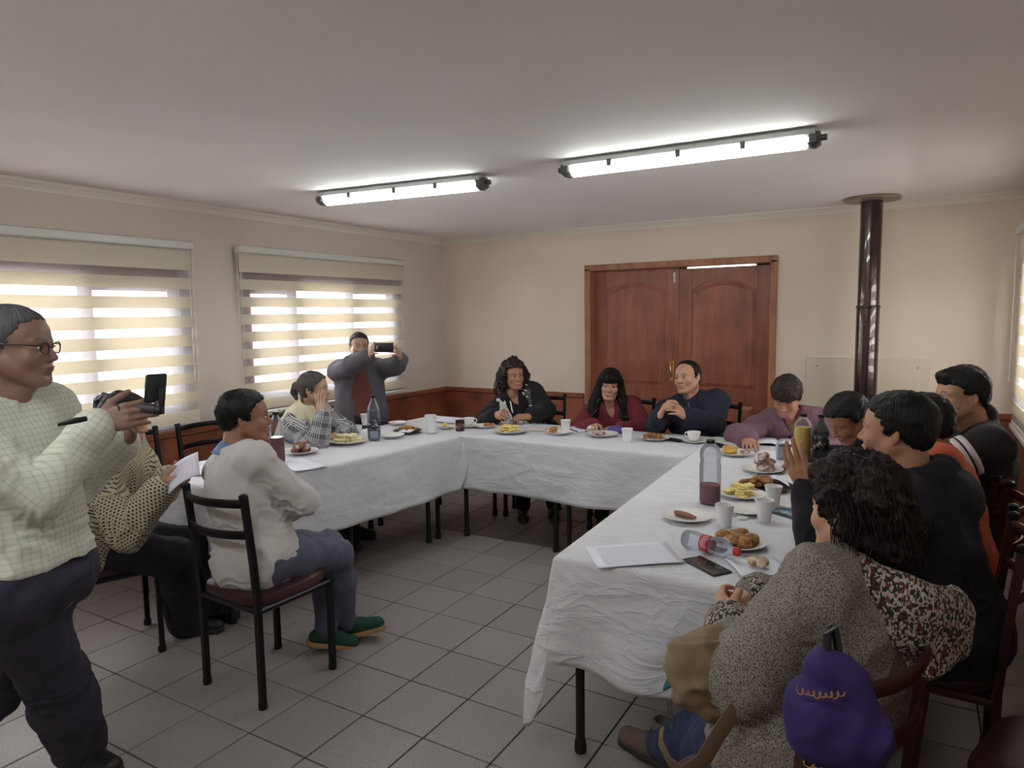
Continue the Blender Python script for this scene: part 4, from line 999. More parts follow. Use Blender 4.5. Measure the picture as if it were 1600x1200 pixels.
def mk(name, parts, m, parent, org, cols=None, uvw=None):
    """parts: list of (V, Q) joined into one mesh object; org is subtracted (the root's place)"""
    Vs, Qs, n = [], [], 0
    for V, Q in parts: Vs.append(V); Qs.append(Q + n); n += len(V)
    V = np.concatenate(Vs) - np.array(org); Q = np.concatenate(Qs)
    me = bpy.data.meshes.new(name); me.vertices.add(len(V)); me.vertices.foreach_set('co', V.astype(np.float32).ravel())
    me.loops.add(Q.size); me.loops.foreach_set('vertex_index', Q.astype(np.int32).ravel())
    me.polygons.add(len(Q)); me.polygons.foreach_set('loop_start', np.arange(0, Q.size, 4, dtype=np.int32)); me.polygons.foreach_set('loop_total', np.full(len(Q), 4, np.int32))
    me.polygons.foreach_set('use_smooth', np.ones(len(Q), bool)); me.update(calc_edges=True)
    if cols is not None:
        a = me.color_attributes.new('Col', 'FLOAT_COLOR', 'POINT'); a.data.foreach_set('color', np.concatenate([cols, np.ones((len(cols), 1))], 1).astype(np.float32).ravel())
    if uvw is not None:
        a = me.attributes.new('weave', 'FLOAT_VECTOR', 'POINT'); a.data.foreach_set('vector', uvw.astype(np.float32).ravel())
    me.materials.append(m); o = bpy.data.objects.new(name, me); COL.objects.link(o); o.parent = parent; return o
nrm = lambda v: np.array(v, float) / (np.linalg.norm(v) + 1e-12)
def ik(S, Wr, la, lf, hint):
    S = np.array(S, float); Wr = np.array(Wr, float); d = Wr - S; L_ = np.linalg.norm(d); mx = (la + lf) * .998
    if L_ > mx: Wr = S + d / L_ * mx; L_ = mx; d = Wr - S
    u = d / L_; a = (la * la - lf * lf + L_ * L_) / (2 * L_); h = math.sqrt(max(la * la - a * a, 0)); hn = np.array(hint, float); hn = hn - u * (hn @ u); hn = nrm(hn)
    return S + u * a + hn * h, Wr
def hand_prims(v, W_, d, n, side, s, curl=(.3, .4, .3), spread=.06, thumb=(.5, .3), pinch=0.0, per=None):
    """W_ wrist; d towards the fingers; n where the palm faces; side +1 when the thumb lies along cross(n, d)"""
    d = nrm(d); n = nrm(np.array(n) - d * (np.array(n) @ d)); t = nrm(np.cross(n, d)) * side
    P = lambda a, b, c: np.array(W_) + s * (d * a + t * b + n * c)
    kn = [(.088, .030), (.092, .010), (.088, -.010), (.080, -.028)]; ln = [(.043, .026, .020), (.047, .030, .021), (.043, .028, .020), (.034, .021, .018)]; rr = [.0098, .0100, .0094, .0084]
    v.rc(P(-.01, 0, 0), P(.02, 0, 0), .025 * s, .024 * s, .01)
    for i, (a, b) in enumerate(kn): v.rc(P(.015, b * .55, 0), P(a - .006, b, 0), .0165 * s, .0125 * s, .010)
    v.el(P(.05, .0, .004), (.034 * s, .034 * s, .015 * s), np.stack([d, t, n], 1), .012)
    v.el(P(.035, .022, .010), (.03 * s, .017 * s, .015 * s), np.stack([d, t, n], 1), .010)
    for i in range(4):
        p = P(kn[i][0], kn[i][1], 0); ang = 0; lat = (1.5 - i) * spread; c = per[i] if per else curl
        for j in range(3):
            ang += c[j] * (1 + (.08 * i if not per else 0)); dr = nrm(d * cos(ang) + n * sin(ang) + t * lat * cos(ang)); q = p + dr * ln[i][j] * s
            v.rc(p, q, (rr[i] - .0009 * j) * s, (rr[i] - .0009 * (j + 1)) * s, .0028 if j else .006); p = q
    p = P(.020, .024, .004); tb = nrm(d * .62 + t * .72 + n * .25); q = p + tb * .042 * s; v.rc(p, q, .0155 * s, .0125 * s, .010)
    t2 = nrm(d * (.9 - .3 * thumb[0]) + t * (.45 - .6 * thumb[0]) + n * (.2 + .8 * thumb[0])); r2 = q + t2 * .032 * s; v.rc(q, r2, .0122 * s, .011 * s, .004)
    t3 = nrm(t2 + (d * .2 - t * .6 + n * .3) * thumb[1]); v.rc(r2, r2 + t3 * .024 * s, .011 * s, .0085 * s, .003)
def head_prims(v, H, s, fem=False, chub=0.0, mouth=0.0):
    """H: function head-local -> world; returns nothing, fills v. R3 is the head's rotation"""
    P, R3 = H
    e = lambda c, r, k=.012, op='u': v.el(P(*c), np.array(r) * s, R3, k * s, op)
    rc = lambda a, b, ra, rb, k=.008, op='u': v.rc(P(*a), P(*b), ra * s, rb * s, k * s, op)
    w = .95 if fem else 1.0
    e((0, -.018, .034), (.076, .096, .084)); e((0, .030, .030), (.064 * w, .058, .062), .03)
    e((0, .034, -.035), (.057 * w + .006 * chub, .056, .064), .03)
    for q in (-1, 1):
        rc((q * .056 * w, -.006, -.045), (q * .030, .058, -.092), .019 + .004 * chub, .017, .03)
        e((q * .038 * w, .060, -.030), (.026 + .004 * chub, .026, .026), .02)                         # cheek
        rc((q * .014, .0845, .017), (q * .045 * w, .070, .019), .009, .008, .014)                       # brow
    rc((-.014, .074, -.098), (.014, .074, -.098), .017, .017, .02)                                     # chin
    for q in (-1, 1):
        e((q * .031, .097, .000), (.018, .013, .0115), .012, 's')                                      # sockets
        e((q * .031, .0735, .000), (.0155, .013, .0115), .004)                                           # lids over the eyeball
    rc((0, .083, .010), (0, .104, -.026), .0075, .0105, .012)
    e((0, .1065, -.030), (.0115, .0105, .0095), .006)
    for q in (-1, 1): e((q * .0125, .0965, -.033), (.0085, .010, .0075), .005); e((q * .0065, .1035, -.0405), (.0035, .005, .003), .002, 's')
    e((0, .080, -.062), (.030, .016, .020), .015)
    e((0, .0945, -.0575), (.023, .0075, .0052), .005); e((0, .0935, -.0665 - .004 * mouth), (.019, .0080, .0060), .005)
    e((0, .103, -.0620 - .002 * mouth), (.020, .008, .0012 + .006 * mouth), .002, 's')
    e((0, .094, -.082), (.016, .008, .006), .010, 's')
    for q in (-1, 1):                                                                                # ears
        A = R3 @ np.array(Matrix.Rotation(q * .35, 3, 'Z')); c = P(q * .0785, -.016, -.004)
        v.el(c, np.array((.0075, .0175, .031)) * s, A, .004 * s)
        v.el(P(q * .084, -.012, .002), np.array((.006, .0095, .017)) * s, A, .003 * s, 's')
        v.el(P(q * .0765, -.013, -.030), np.array((.006, .009, .010)) * s, A, .005 * s)
def head_cols(V, P0, R3, s, skin, fem, beard=0.0, lips=(.62, .30, .27), brow=(.05, .035, .03), bw=1.0):
    q = (V - P0) @ R3 / s; x, y, z = q[:, 0], q[:, 1], q[:, 2]; C = np.tile(np.array(skin), (len(V), 1))
    def blend(m, c, a=1.0): m = (np.clip(m, 0, 1) * a)[:, None]; C[:] = C * (1 - m) + np.array(c) * m
    sk = np.array(skin)
    blend(1 - ((x / .03) ** 2 + ((z + .02) / .04) ** 2) ** .5, sk * [1.05, .86, .82], .35)
    ax = np.abs(x)
    zb = .0205 + .006 * np.sin(np.clip((ax - .012) / .036, 0, 1) * pi * .8); m = (1 - np.abs(z - zb) / (.0042 * bw)) * 2 * ((ax > .011) & (ax < .047) & (y > .05)); blend(m, brow, .85)
    ml = (1 - ((x / .025) ** 2 + ((z + .0625) / .0115) ** 2) ** .5) * 4 * (y > .082); blend(ml, np.array(skin) * np.array([.92, .60, .60]) if not fem else lips, .75)
    if beard: 
        mb_ = np.clip((-.035 - z) / .02, 0, 1) * np.clip((y + .0) / .03, 0, 1) * (1 - np.clip(ml, 0, 1)); blend(mb_, sk * .5, beard)
        blend((1 - ((x / .03) ** 2 + ((z + .048) / .007) ** 2) ** .5) * 3 * (y > .08), sk * .45, beard)
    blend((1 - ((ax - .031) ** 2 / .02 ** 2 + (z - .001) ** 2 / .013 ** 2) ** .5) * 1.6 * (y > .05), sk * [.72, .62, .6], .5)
    return C
m_skin = vcol('skin', .5, bump=.12, bscale=350, sss=.08)
def hairmat(name, rgb, rgb2, rough=.45):
    m, nt, b = newmat(name); N = nt.nodes; L = nt.links
    a = N.new('ShaderNodeAttribute'); a.attribute_name = 'weave'
    mp = N.new('ShaderNodeMapping'); mp.inputs['Scale'].default_value = (300, 300, 14); L.new(a.outputs['Vector'], mp.inputs[0])
    n = N.new('ShaderNodeTexNoise'); n.inputs['Scale'].default_value = 1; n.inputs['Detail'].default_value = 3; L.new(mp.outputs[0], n.inputs['Vector'])
    r = N.new('ShaderNodeValToRGB'); r.color_ramp.elements[0].position = .3; r.color_ramp.elements[1].position = .75
    r.color_ramp.elements[0].color = (*lin(rgb2), 1); r.color_ramp.elements[1].color = (*lin(rgb), 1); L.new(n.outputs['Fac'], r.inputs[0]); L.new(r.outputs[0], b.inputs['Base Color'])
    bp = N.new('ShaderNodeBump'); bp.inputs['Strength'].default_value = 1.0; bp.inputs['Distance'].default_value = .006; L.new(n.outputs['Fac'], bp.inputs['Height']); L.new(bp.outputs[0], b.inputs['Normal'])
    b.inputs['Roughness'].default_value = rough; b.inputs['Specular IOR Level'].default_value = .3; return m
h_black = hairmat('black_hair', (26, 22, 22), (9, 8, 9)); h_brown = hairmat('dark_brown_hair', (56, 40, 34), (18, 13, 12)); h_grey = hairmat('greying_hair', (104, 97, 95), (50, 45, 46)); h_red = hairmat('reddish_dark_hair', (44, 27, 25), (13, 8, 9)); h_salt = hairmat('dark_greying_hair', (58, 56, 60), (24, 23, 26))
m_eye = mat('eye_white', (205, 198, 192), .25); m_iris = mat('dark_iris', (30, 20, 16), .15)
def weave_mat(name, kind, c1, c2, c3=None, scale=1.0, rough=.85, bump=.3):
    """cloth patterns laid along the garment's own sleeves and body ('weave' attribute, metres)"""
    m, nt, b = newmat(name); N = nt.nodes; L = nt.links; b.inputs['Roughness'].default_value = rough; b.inputs['Sheen Weight'].default_value = .03; b.inputs['Specular IOR Level'].default_value = .25
    a = N.new('ShaderNodeAttribute'); a.attribute_name = 'weave'; sp = N.new('ShaderNodeSeparateXYZ'); L.new(a.outputs['Vector'], sp.inputs[0])
    def M(op, *ar):
        n = N.new('ShaderNodeMath'); n.operation = op
        for i, q in enumerate(ar):
            if isinstance(q, (int, float)): n.inputs[i].default_value = q
            else: L.new(q, n.inputs[i])
        return n.outputs[0]
    def mixc(f, A, B):
        n = N.new('ShaderNodeMix'); n.data_type = 'RGBA'
        if isinstance(f, (int, float)): n.inputs[0].default_value = f
        else: L.new(f, n.inputs[0])
        for i, q in ((6, A), (7, B)):
            if isinstance(q, tuple): n.inputs[i].default_value = (*lin(q), 1)
            else: L.new(q, n.inputs[i])
        return n.outputs[2]
    if kind in ('fleece', 'marl', 'plain'): a = N.new('ShaderNodeTexCoord'); L.new(a.outputs['Object'], sp.inputs[0])
    AV = a.outputs['Object'] if kind in ('fleece', 'marl', 'plain') else a.outputs['Vector']
    u, v = sp.outputs[0], sp.outputs[1]; per = scale; hgt = None
    if kind == 'check':
        su = M('LESS_THAN', M('PINGPONG', u, per / 2), per * .13); sv = M('LESS_THAN', M('PINGPONG', v, per / 2), per * .13)
        c = mixc(M('MULTIPLY', M('ADD', su, sv), .5), c1, c2)
    elif kind == 'glen':
        big = per * 4; fu = M('LESS_THAN', M('PINGPONG', u, per / 2), per * .24); fv = M('LESS_THAN', M('PINGPONG', v, per / 2), per * .24)
        bu = M('LESS_THAN', M('PINGPONG', u, big), big * .55); bv = M('LESS_THAN', M('PINGPONG', v, big), big * .55)
        x = M('ABSOLUTE', M('SUBTRACT', fu, fv)); tw = M('GREATER_THAN', M('SINE', M('MULTIPLY', M('ADD', u, v), 6.283 / (per * .7))), 0.0)
        sel = M('MULTIPLY', bu, bv); f = M('ADD', M('MULTIPLY', M('MAXIMUM', M('MULTIPLY', bu, fu), M('MULTIPLY', bv, fv)), .9), M('MULTIPLY', M('SUBTRACT', 1, M('MAXIMUM', bu, bv)), M('MULTIPLY', tw, .35)))
        c = mixc(f, c2, c1)
    elif kind == 'crochet':
        row = M('FLOOR', M('DIVIDE', v, per)); sh = M('MULTIPLY', M('MODULO', row, 2), per / 2)
        du = M('PINGPONG', M('ADD', u, sh), per / 2); dv = M('PINGPONG', M('ADD', v, per / 2), per / 2)
        du = M('SUBTRACT', per / 2, du); r2 = M('ADD', M('POWER', du, 2), M('POWER', M('SUBTRACT', dv, 0), 2))
        hole = M('LESS_THAN', r2, (per * .29) ** 2); c = mixc(hole, c1, c2); hgt = M('SUBTRACT', 1, hole)
    elif kind in ('fleece', 'marl'):
        n = N.new('ShaderNodeTexNoise'); n.inputs['Scale'].default_value = scale; n.inputs['Detail'].default_value = 3
        mp = N.new('ShaderNodeMapping'); mp.inputs['Scale'].default_value = (1.6, 1, 1); L.new(AV, mp.inputs[0]); L.new(mp.outputs[0], n.inputs['Vector'])
        r = N.new('ShaderNodeValToRGB'); r.color_ramp.elements[0].position = .38; r.color_ramp.elements[1].position = .56; L.new(n.outputs['Fac'], r.inputs[0])
        c = mixc(r.outputs[0], c2, c1); hgt = n.outputs['Fac']
        if c3:
            n3 = N.new('ShaderNodeTexVoronoi'); n3.inputs['Scale'].default_value = scale; L.new(mp.outputs[0], n3.inputs['Vector']); s3 = N.new('ShaderNodeSeparateXYZ'); L.new(n3.outputs['Color'], s3.inputs[0])
            c = mixc(M('GREATER_THAN', s3.outputs[0], .55), c1, c2); c = mixc(M('GREATER_THAN', s3.outputs[1], .84), c, c3); hgt = M('SUBTRACT', 1, n3.outputs['Distance'])
    else:
        n = N.new('ShaderNodeTexNoise'); n.inputs['Scale'].default_value = 6; L.new(AV, n.inputs['Vector']); c = mixc(M('MULTIPLY', n.outputs['Fac'], .4), c1, c2)
        n = N.new('ShaderNodeTexNoise'); n.inputs['Scale'].default_value = 500; L.new(AV, n.inputs['Vector']); hgt = n.outputs['Fac']
    L.new(c, b.inputs['Base Color'])
    if hgt is not None:
        bp = N.new('ShaderNodeBump'); bp.inputs['Strength'].default_value = bump; bp.inputs['Distance'].default_value = .004; L.new(hgt, bp.inputs['Height']); L.new(bp.outputs[0], b.inputs['Normal'])
    return m
plain = lambda name, c, d=.75, rough=.85: weave_mat(name, 'plain', c, tuple(int(q * d) for q in c), rough=rough)

class Person:
    """joints are world points; every garment is grown around them"""
    def __init__(p, label, head, yaw, pitch, roll, pelvis, body_yaw, s=1.0, fem=False, skin=(176, 132, 106), lean=None, stand=False, chub=0.0, mouth=0.0, beard=0.0, girth=1.0, sh_w=1.0, neckoff=None, root=None, sh_drop=.055, hres=.0036, shut=False):
        p.shut = shut
        p.s, p.fem, p.girth = s, fem, girth; p.head = np.array(head, float); p.R3 = rot(radians(yaw), radians(pitch), radians(roll)); p.skin = lin(skin); p.chub, p.mouth, p.beard = chub, mouth, beard
        p.pel = np.array(pelvis, float); by = radians(body_yaw); p.fwd = np.array([sin(by), cos(by), 0]); p.rt = np.array([cos(by), -sin(by), 0])
        off = np.array(neckoff) if neckoff is not None else np.array([0, 0, 0.]); p.neck = p.head + s * (-.035 * p.R3[:, 1] * np.array([1, 1, .3]) - np.array([0, 0, .165]) - p.fwd * .02) + off
        p.up = nrm(p.neck - p.pel); p.tf = nrm(p.fwd - p.up * (p.fwd @ p.up)); p.tr = np.cross(p.tf, p.up)
        hw = (.168 if fem else .188) * s * sh_w; b = p.neck - p.up * sh_drop * s
        p.S = {-1: b - p.tr * hw, 1: b + p.tr * hw}; p.Hj = {q: p.pel + p.rt * q * .085 * s for q in (-1, 1)}
        p.la, p.lf, p.lt, p.lc = .285 * s, .25 * s, .42 * s, .41 * s
        p.E, p.W, p.K, p.A = {}, {}, {}, {}; p.hands = []; p.hres = hres
        o = root if root is not None else (p.pel[0], p.pel[1], 0); p.root = thing('person', (float(o[0]), float(o[1]), 0), label, 'person'); p.org = np.array([o[0], o[1], 0.])
    def P(p, x, y, z): return p.head + p.R3 @ (np.array([x, y, z]) * p.s)
    def arm(p, q, wrist, hint, sh=None):
        if sh is not None: p.S[q] = p.S[q] + np.array(sh)
        p.E[q], p.W[q] = ik(p.S[q], wrist, p.la, p.lf, hint); return p
    def armto(p, q, wrist, elbow): return p.arm(q, wrist, np.array(elbow) - (p.S[q] + np.array(wrist)) / 2)
    def hand(p, q, d, n, **k): p.hands.append((q, np.array(d, float), np.array(n, float), k)); return p
    def leg(p, q, ankle, hint=None): p.K[q], p.A[q] = ik(p.Hj[q], ankle, p.lt, p.lc, hint if hint is not None else p.fwd + np.array([0, 0, .5])); return p
    def sit(p, ax=.0, spread=.12, fwd=.42, yaw=0, z=.08):
        c, s_ = cos(radians(yaw)), sin(radians(yaw)); f = p.fwd * c + p.rt * s_; r = p.rt * c - p.fwd * s_
        for q in (-1, 1): p.leg(q, p.pel * [1, 1, 0] + f * (fwd * p.s + ax) + r * q * spread + np.array([0, 0, z]), f + np.array([0, 0, .9]))
        return p
    def weave(p, V):
        """cloth coordinates: along and around the nearest limb, upright on the torso"""
        segs = [('t', p.pel, p.neck, p.tr, .17 * p.girth)]
        for q in (-1, 1):
            if q in p.E: segs += [('l', p.S[q], p.E[q], p.tf, .055), ('l', p.E[q], p.W[q], p.tf, .045)]
            if q in p.K: segs += [('l', p.Hj[q], p.K[q], p.rt, .08), ('l', p.K[q], p.A[q], p.rt, .06)]
        best = np.full(len(V), 1e9); out = np.zeros((len(V), 3))
        for i, (k, a, b, ref, r) in enumerate(segs):
            ab = b - a; L_ = np.linalg.norm(ab); u = ab / L_; w = V - a; t = np.clip(w @ u, 0, L_); d = np.linalg.norm(w - t[:, None] * u, axis=1) / r
            m = d < best; best[m] = d[m]
            if k == 't': f = np.stack([w @ p.tr, w @ u, w @ p.tf], 1)
            else:
                e1 = nrm(ref - u * (ref @ u)); e2 = np.cross(u, e1); th = np.arctan2(w @ e2, w @ e1); f = np.stack([th * r, w @ u + .37 * i, np.zeros(len(V))], 1)
            out[m] = f[m]
        return out
    def torso(p, v, g=0.0, loose=0.0):
        s, G = p.s, p.girth; up, tf, tr = p.up, p.tf, p.tr; L_ = np.linalg.norm(p.neck - p.pel); R = np.stack([tr, tf, up], 1); A = lambda t, f=0: p.pel + up * (L_ * t) + tf * f
        v.el(A(.0), np.array([(.168 if not p.fem else .178) * G, .128 * G, .13]) * s + g + .004 + loose * .6, R, .05)
        v.el(A(.28, .012 * G), np.array([.143 * G, .112 * G ** 1.3, .17]) * s + g + loose, R, .06)
        v.el(A(.62, .0), np.array([.165 * (G * .5 + .5), .112 * (G * .6 + .4), .18]) * s + g + loose * .6, R, .06)
        v.el(A(.80, -.01), np.array([.155, .085, .10]) * s + g, R, .05)
        if p.fem:
            for q in (-1, 1): v.el(A(.62, .085 * s) + tr * q * .068 * s, np.array([.062, .052, .062]) * s + g * .8, R, .04)
        for q in (-1, 1):
            v.rc(A(.90) + tr * q * .03 * s, p.S[q] + up * .004, .058 * s + g, .056 * s + g, .04)
            v.rc(p.neck + up * .0 + tr * q * .02, p.S[q] * .75 + p.neck * .25 + up * .012, .045 * s + g * .7, .05 * s + g, .04)
    def sleeves(p, v, g=.012, cuff=.93, r=(.056, .047, .044, .034), short=False, qs=(-1, 1)):
        s = p.s
        for q in qs:
            if q not in p.E: continue
            S, E, W_ = p.S[q], p.E[q], p.W[q]; Wc = E + (W_ - E) * cuff
            v.rc(S, E, r[0] * s + g, r[1] * s + g, .035); v.rc(E, Wc, (r[1] - .002) * s + g, r[3] * s + g * .9, .02)
    def trousers(p, v, g=.012, hem=.97, wide=0.0, rise=.02):
        s, G = p.s, p.girth
        v.el(p.pel, (.165 * s * G + g, .13 * s * G + g, .115 * s + g), np.stack([p.rt, p.fwd, [0, 0, 1]], 1), .05)
        for q in (-1, 1):
            if q not in p.K: continue
            H_, K, A_ = p.Hj[q], p.K[q], p.A[q]; m = H_ + (K - H_) * .35
            v.rc(H_, m, .092 * s * (G * .5 + .5) + g, .082 * s + g, .05); v.rc(m, K, .080 * s + g, .058 * s + g + wide * .5, .04)
            c = K + (A_ - K) * .35 - nrm(np.cross(np.cross(K - A_, p.fwd), K - A_)) * -.0
            v.rc(K, c, .056 * s + g + wide * .5, .054 * s + g + wide, .03); v.rc(c, K + (A_ - K) * hem, .054 * s + g + wide, .042 * s + g + wide, .03)
        v.cutf(lambda x, y, z: np.minimum((x - p.pel[0]) * p.up[0] + (y - p.pel[1]) * p.up[1] + (z - p.pel[2]) * p.up[2] - rise, (.5 if rise > .05 else .07) - (x - p.pel[0]) * p.fwd[0] - (y - p.pel[1]) * p.fwd[1]) + 0 * x, .01)
    def box(p, pts, m): pts = np.array(pts); return pts.min(0) - m, pts.max(0) + m
    def garment(p, name, m, fn, pts, pad=.2, h=.009, wr=.004, seed=1.0, folds=.0, smooth=1):
        lo, hi = p.box(pts, pad); v = Vol(lo, hi, h); fn(v); V, Q = v.mesh()
        if len(V) == 0: return None
        V = relax(V, Q, smooth, .5); N = vnormals(V, Q)
        n = fnoise(V, 14, seed, 3); n2 = 1 - np.abs(fnoise(V * [1, 1, .55], 9, seed + 5, 2)) * 2
        cr = np.zeros(len(V)); bend = [(p.E[q], nrm(p.W[q] - p.S[q]), .11) for q in p.E] + [(p.S[q] - p.up * .10, p.tr * q + p.up, .12) for q in (-1, 1)] + [(p.K[q], nrm(p.A[q] - p.Hj[q]), .13) for q in p.K] + [(p.pel + p.up * .10, p.up, .20)]
        for c_, ax_, rad in bend:
            w_ = V - c_; r_ = np.linalg.norm(w_, axis=1); along = w_ @ nrm(ax_) + .018 * np.sin(V[:, 0] * 31 + V[:, 1] * 27 + seed) + .012 * np.sin(V[:, 2] * 60 + seed)
            cr += np.exp(-(r_ / rad) ** 2) * (1 - 2 * np.abs(np.sin(along * 72 + seed))) * np.clip(.2 + 1.1 * fnoise(V, 11, seed + 2, 1), 0, 1)
        V = V + N * (wr * n + folds * n2 * .5 + min(folds, .018) * .8 * np.clip(cr, -1.2, 1.2))[:, None]
        return mk(name, [(V, Q)], m, p.root, p.org, uvw=p.weave(V))
    def pts(p, legs=False, arms=True):
        q = [p.pel, p.neck, p.S[-1], p.S[1]]
        if arms: q += list(p.E.values()) + list(p.W.values())
        if legs: q = [p.pel] + list(p.K.values()) + list(p.A.values())
        return q
    def top(p, name, m, g=.016, loose=.008, h=.009, cuff=.93, hem=-.14, wr=.004, folds=.008, seed=1, collar=.0, r=(.056, .047, .044, .034), extra=None, neckcut=.062, vneck=0.0):
        def f(v):
            p.torso(v, g, loose); p.sleeves(v, g, cuff, r)
            if collar: v.rc(p.neck - p.up * .01, p.neck + p.up * collar + (p.head - p.neck) * .12, .066 * p.s + g * .3, .060 * p.s + g * .2, .02)
            if extra: extra(v)
            nd = nrm(p.P(0, -.03, -.06) - p.neck)
            v.rc(p.neck - nd * .0, p.neck + nd * .15, neckcut * p.s, (neckcut + .002) * p.s, .008, 's')
            if vneck: v.rc(p.neck + p.tf * .05 + p.up * .02, p.neck + p.tf * .135 - p.up * vneck, .045, .012, .01, 's')
            v.plane(p.pel + p.up * hem * p.s, -np.array(p.up) * 1.0, .01)
        return p.garment(name, m, f, p.pts(), .24, h, wr, seed, folds)
    def bottoms(p, name, m, g=.012, h=.010, hem=.97, wide=0.0, folds=.008, seed=2, extra=None, rise=.02):
        def f(v):
            p.trousers(v, g, hem, wide, rise)
            if extra: extra(v)
        return p.garment(name, m, f, p.pts(legs=True), .22, h, .004, seed, folds)
    def body(p, legs=True):
        s = p.s; parts = []; cols = []
        # head, neck and upper chest
        lo, hi = p.box([p.head + [0, 0, .12 * s], p.head - [0, 0, .1 * s], p.neck], .125 * s); v = Vol(lo, hi, p.hres)
        p_nb = p.P(0, -.034, -.055); nr = (.050 if p.fem else .058) * s
        v.rc(p_nb, p.neck, nr, nr * 1.06, .01); v.rc(p.neck, p.neck - p.up * .05, nr * 1.06, .07 * s, .03)
        for q in (-1, 1): v.rc(p.neck + p.up * .01, (p.S[q] + p.neck) / 2 + p.up * .005, .035 * s, .04 * s, .04)
        v.rc(p.P(0, .055, -.095), p.neck + p.tf * .035, .02 * s, .03 * s, .03)
        head_prims(v, (p.P, p.R3), s, p.fem, p.chub, p.mouth); V, Q = v.mesh(); parts.append((V, Q)); cols.append(head_cols(V, p.head, p.R3, s, p.skin, p.fem, p.beard))
        # hands with their forearms
        for q, d, n, k in p.hands:
            W_ = p.W[q]; fa = W_ + (p.E[q] - W_) * .55; lo, hi = p.box([W_, fa, W_ + nrm(d) * .12 * s], .09 * s); v = Vol(lo, hi, min(p.hres, .0034))
            v.rc(W_, fa, .026 * s, .036 * s, .01); hand_prims(v, W_, d, n, q * -1 if not k.get('flip') else q, s * (.93 if p.fem else 1.0), **{a: b for a, b in k.items() if a != 'flip'})
            V, Q = v.mesh(); parts.append((V, Q)); C = np.tile(np.array(p.skin), (len(V), 1)); C *= (1 + .07 * fnoise(V, 60, 1)[:, None]); cols.append(C)
        # the rest of the figure, under the clothes
        lo, hi = p.box(p.pts() + p.pts(legs=True), .2); v = Vol(lo, hi, .014); g0 = -.006
        p.torso(v, g0, -.004); p.sleeves(v, g0, 1.0); 
        if p.K: p.trousers(v, -.004, 1.0)
        V, Q = v.mesh(); parts.append((V, Q)); cols.append(np.tile(np.array(p.skin), (len(V), 1)))
        o = mk('body', parts, m_skin, p.root, p.org, cols=np.concatenate(cols))
        # eyes
        for q in ((-1, 1) if not p.shut else ()):
            mb = MB(); A = p.R3; cc = p.P(q * .031, .0815, .0005) - p.org
            mb.ell(cc, (.0125 * s, .0070 * s, .0058 * s), 12, 8, A); e = mb.build('eye', m_eye, p.root)
            MB().ell(p.P(q * .031, .0846, .0008) - p.org, (.0074 * s, .0052 * s, .0056 * s), 10, 8, A).build('iris', m_iris, e)
        return o
    def hair(p, m, line, t=.012, fluff=.0, extra=None, h=.0042, k=.01, noise=.003, ns=45, seed=3, top=0.0, name='hair', back=.0, pad=.15, side=1.0, streak=.0009):
        """line: hairline as (y, z) pairs in head space: hair stays above it"""
        s = p.s; lo, hi = p.box([p.head], pad * s); v = Vol(lo, hi, h)
        P, R3 = p.P, p.R3
        v.el(P(0, -.018 - back * .5, .036 + top * .4), np.array([(.0765 + t) * side, .0965 + t + back * .5, .084 + t + top]) * s, R3, .02)
        v.el(P(0, .022, .038), np.array([.062 + t * .8, .056 + t * .8, .060 + t]) * s, R3, .03)
        v.el(P(0, -.045, -.02), np.array([.062 + t * .6, .055 + t * .8, .06]) * s, R3, .03)
        ys = [a for a, b in line]; zs = [b for a, b in line]
        def f(x, y, z):
            dx, dy, dz = x - p.head[0], y - p.head[1], z - p.head[2]; ly = (dx * R3[0, 1] + dy * R3[1, 1] + dz * R3[2, 1]) / s; lz = (dx * R3[0, 2] + dy * R3[1, 2] + dz * R3[2, 2]) / s; lx = (dx * R3[0, 0] + dy * R3[1, 0] + dz * R3[2, 0]) / s
            return (np.interp(ly + .006 * np.sin(lz * 230 + 3 * np.sin(lx * 90)), ys, zs) + .004 * np.sin(lx * 260 + 2 * np.sin(lx * 97)) - lz) * s
        v.cutf(f, .006)
        if extra: extra(v, P)
        V, Q = v.mesh(); V = relax(V, Q, 1); N = vnormals(V, Q); loc = (V - p.head) @ R3 / s
        V = V + N * (fluff * fnoise(V, 28, seed, 2) + noise * fnoise(V, ns, seed, 3) + streak * np.sin(np.arctan2(loc[:, 0], loc[:, 1] + .02) * 60 + 3 * fnoise(V, 20, seed, 1)))[:, None]
        th = np.arctan2(loc[:, 0], loc[:, 1] + .02); w = np.stack([np.sin(th) * .08, np.cos(th) * .08, loc[:, 2] + .3 * np.hypot(loc[:, 0], loc[:, 1])], 1)
        return mk(name, [(V, Q)], m, p.root, p.org, uvw=w)
